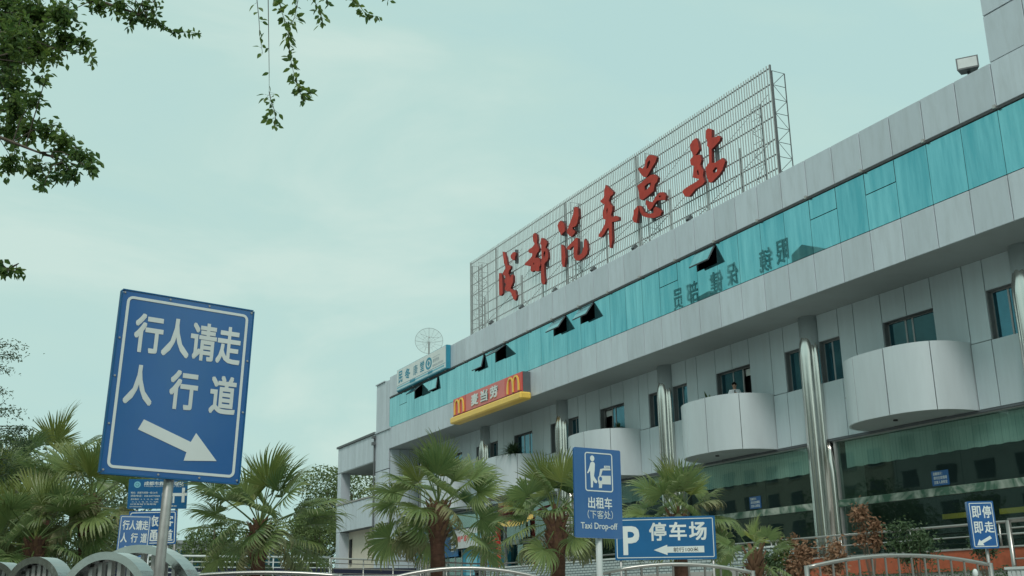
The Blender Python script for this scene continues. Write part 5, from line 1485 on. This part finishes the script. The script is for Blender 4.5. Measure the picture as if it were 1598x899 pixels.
# ------------------------------------------------------------------ people
def person(loc, rz, h, label, shirt, trouser, tie=False, arms='down'):
    r = empty('person', loc, (0, 0, rz), label, 'person')
    s = h / 1.75
    J = {'pel': (0, 0, .95), 'waist': (0, 0, 1.08), 'chest': (0, .0, 1.28), 'neck': (0, .0, 1.47), 'skull0': (0, -.01, 1.56), 'skull1': (0, -.015, 1.66),
         'shl': (-.17, 0, 1.40), 'shr': (.17, 0, 1.40), 'hl': (-.09, 0, .90), 'hr': (.09, 0, .90), 'kl': (-.10, -.02, .50), 'kr': (.10, -.02, .50),
         'al': (-.10, .02, .09), 'ar': (.10, .02, .09), 'tl': (-.11, -.14, .04), 'tr': (.11, -.14, .04)}
    if arms == 'down': J.update({'el': (-.25, .03, 1.13), 'er': (.25, .03, 1.13), 'wl': (-.27, -.05, .88), 'wr': (.27, -.05, .88)})
    else: J.update({'el': (-.24, .0, 1.14), 'er': (.24, .0, 1.14), 'wl': (-.08, -.24, 1.20), 'wr': (.07, -.25, 1.24)})
    E_ = [('pel', 'waist'), ('waist', 'chest'), ('chest', 'neck'), ('neck', 'skull0'), ('skull0', 'skull1'), ('chest', 'shl'), ('chest', 'shr'), ('shl', 'el'), ('shr', 'er'), ('el', 'wl'), ('er', 'wr'),
          ('pel', 'hl'), ('pel', 'hr'), ('hl', 'kl'), ('hr', 'kr'), ('kl', 'al'), ('kr', 'ar'), ('al', 'tl'), ('ar', 'tr')]
    Rr = {'pel': .125, 'waist': .118, 'chest': .135, 'neck': .055, 'skull0': .075, 'skull1': .088, 'shl': .068, 'shr': .068, 'el': .043, 'er': .043, 'wl': .030, 'wr': .030,
          'hl': .085, 'hr': .085, 'kl': .056, 'kr': .056, 'al': .040, 'ar': .040, 'tl': .035, 'tr': .035}
    def skin(name, keys, edges, grow, mat, parent):
        me = bpy.data.meshes.new(name)
        idx = {k: i for i, k in enumerate(keys)}
        me.from_pydata([Vector(J[k]) * s for k in keys], [(idx[a], idx[b]) for a, b in edges], [])
        o = bpy.data.objects.new(name, me); COL.objects.link(o)
        md_ = o.modifiers.new('skin', 'SKIN'); md_.use_smooth_shade = True
        for k, i in idx.items():
            v = me.skin_vertices[0].data[i]; v.radius = (Rr[k] * s * grow, Rr[k] * s * grow * (.78 if k in ('pel', 'waist', 'chest') else 1))
            v.use_root = (i == 0)
        sb = o.modifiers.new('sub', 'SUBSURF'); sb.levels = 2; sb.render_levels = 2
        dg = bpy.context.evaluated_depsgraph_get()
        m2 = bpy.data.meshes.new_from_object(o.evaluated_get(dg)); m2.materials.clear(); m2.materials.append(mat)
        bpy.data.objects.remove(o)
        o2 = mesh_obj(name, m2, parent)
        m2.polygons.foreach_set('use_smooth', [True] * len(m2.polygons))
        return o2
    skin('body', list(J), E_, 1.0, SKIN, r)
    # shirt over torso and upper arms, trousers over hips and legs
    Js = dict(J); J['sl_l'] = tuple(Vector(J['shl']).lerp(Vector(J['el']), .6 if not tie else 1.0)); J['sl_r'] = tuple(Vector(J['shr']).lerp(Vector(J['er']), .6 if not tie else 1.0))
    Rr['sl_l'] = Rr['sl_r'] = .055
    J['collar'] = (0, 0, 1.44); Rr['collar'] = .075
    sk = ['pel', 'waist', 'chest', 'collar', 'shl', 'shr', 'sl_l', 'sl_r']; se = [('pel', 'waist'), ('waist', 'chest'), ('chest', 'collar'), ('chest', 'shl'), ('chest', 'shr'), ('shl', 'sl_l'), ('shr', 'sl_r')]
    if tie: sk += ['wl', 'wr']; se += [('sl_l', 'wl'), ('sl_r', 'wr')]
    skin('shirt', sk, se, 1.16, shirt, r)
    skin('trousers', ['pel', 'hl', 'hr', 'kl', 'kr', 'al', 'ar'], [('pel', 'hl'), ('pel', 'hr'), ('hl', 'kl'), ('hr', 'kr'), ('kl', 'al'), ('kr', 'ar')], 1.2, trouser, r)
    bm = NB(); bmesh.ops.create_uvsphere(bm, u_segments=16, v_segments=12, radius=.108 * s, matrix=Matrix.Translation((0, .022 * s, 1.672 * s)) @ Matrix.Diagonal((.86, 1.0, .92, 1)))
    for v in list(bm.verts):
        if v.co.y < -.02 * s and v.co.z < 1.70 * s: bm.verts.remove(v)
        elif v.co.z < 1.62 * s: bm.verts.remove(v)
    build('hair', bm, HAIR, r, smooth=True)
    bm = NB(); tube(bm, [(0, -.085 * s, 1.66 * s), (0, -.112 * s, 1.625 * s), (0, -.09 * s, 1.61 * s)], .01, 6)
    for x in (-.08, .08): bmesh.ops.create_uvsphere(bm, u_segments=8, v_segments=6, radius=.02 * s, matrix=Matrix.Translation((x * s, .0, 1.635 * s)) @ Matrix.Diagonal((.4, .8, 1.4, 1)))
    build('nose_and_ears', bm, SKIN, r, smooth=True)
    bm = NB()
    for x in (-.03, .03): bmesh.ops.create_uvsphere(bm, u_segments=8, v_segments=6, radius=.010 * s, matrix=Matrix.Translation((x * s, -.088 * s, 1.645 * s)))
    box(bm, -.022 * s, .022 * s, -.092 * s, -.086 * s, 1.578 * s, 1.584 * s)
    build('eyes_and_mouth', bm, HAIR, r)
    for sgn, k in ((-1, 'wl'), (1, 'wr')):             # hands with palm, four fingers, thumb
        w0 = Vector(J[k]) * s; e0 = Vector(J['el' if sgn < 0 else 'er']) * s
        d = (w0 - e0).normalized(); sd = d.cross(Vector((0, 0, 1)) if abs(d.z) < .8 else Vector((0, 1, 0))).normalized()
        bm = NB(); tube(bm, [w0 - d * .01, w0 + d * .04 * s, w0 + d * .085 * s], .03, 8, radii=[.026 * s, .036 * s, .030 * s])
        for i in range(4):
            o_ = sd * ((i - 1.5) * .018 * s); L_ = (.06, .075, .07, .055)[i] * s
            b0 = w0 + d * .08 * s + o_
            tube(bm, [b0, b0 + d * L_ * .5, b0 + d * L_ * .85 - Vector((0, .012, .004)) * s], .008 * s, 6)
        b0 = w0 + d * .03 * s - sd * .032 * s
        tube(bm, [b0, b0 + (d * .6 - sd * .6) * .05 * s, b0 + (d - sd * .4) * .07 * s], .009 * s, 6)
        build('hand', bm, SKIN, r, smooth=True)
    if tie:
        bm = NB(); box(bm, -.022, .022, -.150 * s, -.140 * s, 1.12 * s, 1.42 * s); build('tie', bm, HAIR, r)
    return r
person((25.15, 51.95, 1.9), R(-26), 1.74, 'man in a dark navy polo shirt standing behind the railing beside the red post', NAVY, NAVY)
person((25.5, 31.95, 7.02), R(-36), 1.72, 'man in white shirt and dark tie on a curved balcony', SHIRT, NAVY, True, 'up')
# dark glasses counter the man leans beside
bnch = empty('low_bench', (24.95, 53.0, 1.9), (0, 0, R(-70)), 'dark low bench beside the man behind the railing', 'bench')
bm = NB(); box(bm, -.5, .5, -.2, .2, .62, .72); build('seat', bm, DARK, bnch)
for x in (-.42, .42):
    bm = NB(); box(bm, x - .04, x + .04, -.17, .17, 0, .62); build('leg', bm, DARK, bnch)

# ------------------------------------------------------------------ other side of the street (seen in the mirror glass)
def block(name, x, y0, y1, h, mat, label, rows, cols, d=14):
    b = empty(name, (x, (y0 + y1) / 2, 0), label=label, cat='building')
    W2 = (y1 - y0) / 2
    bm = NB(); box(bm, -d, 0, -W2, W2, 0, h); build('wall', bm, mat, b)
    bm = NB(); box(bm, -d - .2, .25, -W2 - .2, W2 + .2, h + .001, h + .6); build('roof_edge', bm, CONC, b)
    bm = NB(); bm2 = NB()
    for i in range(rows):
        for j in range(cols):
            z = 4 + i * 3.2; y = -W2 + (j + .5) * 2 * W2 / cols
            box(bm, .001, .06, y - 1.0, y + 1.0, z, z + 1.7)
            box(bm2, .001, .14, y - 1.1, y + 1.1, z - .14, z - .02)
    build('windows', bm, GLASS_FAR, b, kind='stuff'); build('sills', bm2, CONC, b, kind='stuff')
    return b
b1 = block('hospital_block', -30, 80, 112, 34.6, FACADE_WARM, 'tall beige block across the street carrying rooftop letters, mirrored in the teal glass', 9, 8)
block('apartment_block', -26, 38, 76, 20, FACADE_FAR, 'mid height grey apartment block across the street', 5, 9)
block('apartment_block', -24, 2, 34, 16, FACADE_WARM, 'low beige block across the street', 3, 8)
block('apartment_block', -30, 116, 150, 24, FACADE_FAR, 'grey block across the street beyond the tall beige one', 6, 8)
bm = NB(); box(bm, -4, -.1, 86 - 96, 90.0 - 96, 0, 0.9); 
pts = [(-9.6, 36.5), (-11.3, 37.4), (-13.0, 36.5)]
extrude_loops(bm, [[(83.5 - 96, 35.21), (83.5 - 96, 36.8), (85.3 - 96, 37.6), (87.0 - 96, 36.9), (87.0 - 96, 35.21)]], lambda u, v, d: (d, u, v), -.2, -4)
extrude_loops(bm, [[(101.8 - 96, 35.21), (101.9 - 96, 36.75), (104.2 - 96, 36.65), (104.4 - 96, 35.21)]], lambda u, v, d: (d, u, v), -.2, -4)
for v in bm.verts:
    pass
build('roof_room', bm, FACADE_FAR, b1)
for ch_, y, w, z0 in (('眼', 88.6, 2.0, 36.2), ('镜', 91.4, 2.3, 36.0), ('保', 97.4, 2.1, 36.0), ('健', 100.6, 2.5, 35.9), ('部', 105.5, 2.3, 35.9), ('员', 108.6, 1.9, 35.8)):
    bm = NB()
    add_text(bm, ch_, -w / 2, w / 2, 0, 2.7, 0, .012, depth=.10)
    # letters face the street (+X)
    for v in bm.verts:
        xx, yy, zz = v.co; v.co = (-yy, xx, zz)
    o = build('roof_letter', bm, STEEL, b1); o.location = (-.3, y - 96, z0 + .3)
qo = random.Random(9)
for i, y in enumerate((6, 15, 24, 34, 44, 56, 68, 82)):
    tree_blob('street_tree', -14 + qo.uniform(-1, 1), y + 2, 0.12, 7.5 + qo.uniform(-1, 1.5), 3.0, 2.6, 1500, .34, LEAF_FAR, ('first','second','third','fourth','fifth','sixth','seventh','eighth')[i] + ' street tree along the far side of the road, counted from the camera', 'street trees across the road', 200 + i, .2, 10)

# what stands behind the camera
block2 = empty('office_block', (-5, -46, 0), (0, 0, 0), 'wide office block on the street corner behind the viewpoint', 'building')
bm = NB(); box(bm, -24, 25, -12, 0, 0, 24); build('wall', bm, FACADE_FAR, block2)
bm = NB()
for i in range(6):
    for j in range(14): box(bm, -22.6 + j * 3.4, -20.4 + j * 3.4, .001, .06, 3.4 + i * 3.4, 5.3 + i * 3.4)
build('windows', bm, GLASS_FAR, block2, kind='stuff')
for i, (x, y) in enumerate(((-7, -9), (3, -16), (12, -14), (34, -24), (-14, -22))):
    tree_blob('street_tree', x, y, 0, 8.0 + i * .4, 3.4, 3.2, 2600, .34, LEAF_FAR, ('bushy', 'spreading', 'dark', 'tall', 'broad')[i] + ' street tree standing behind the viewpoint', 'street trees behind the viewpoint', 300 + i, .2, 12)
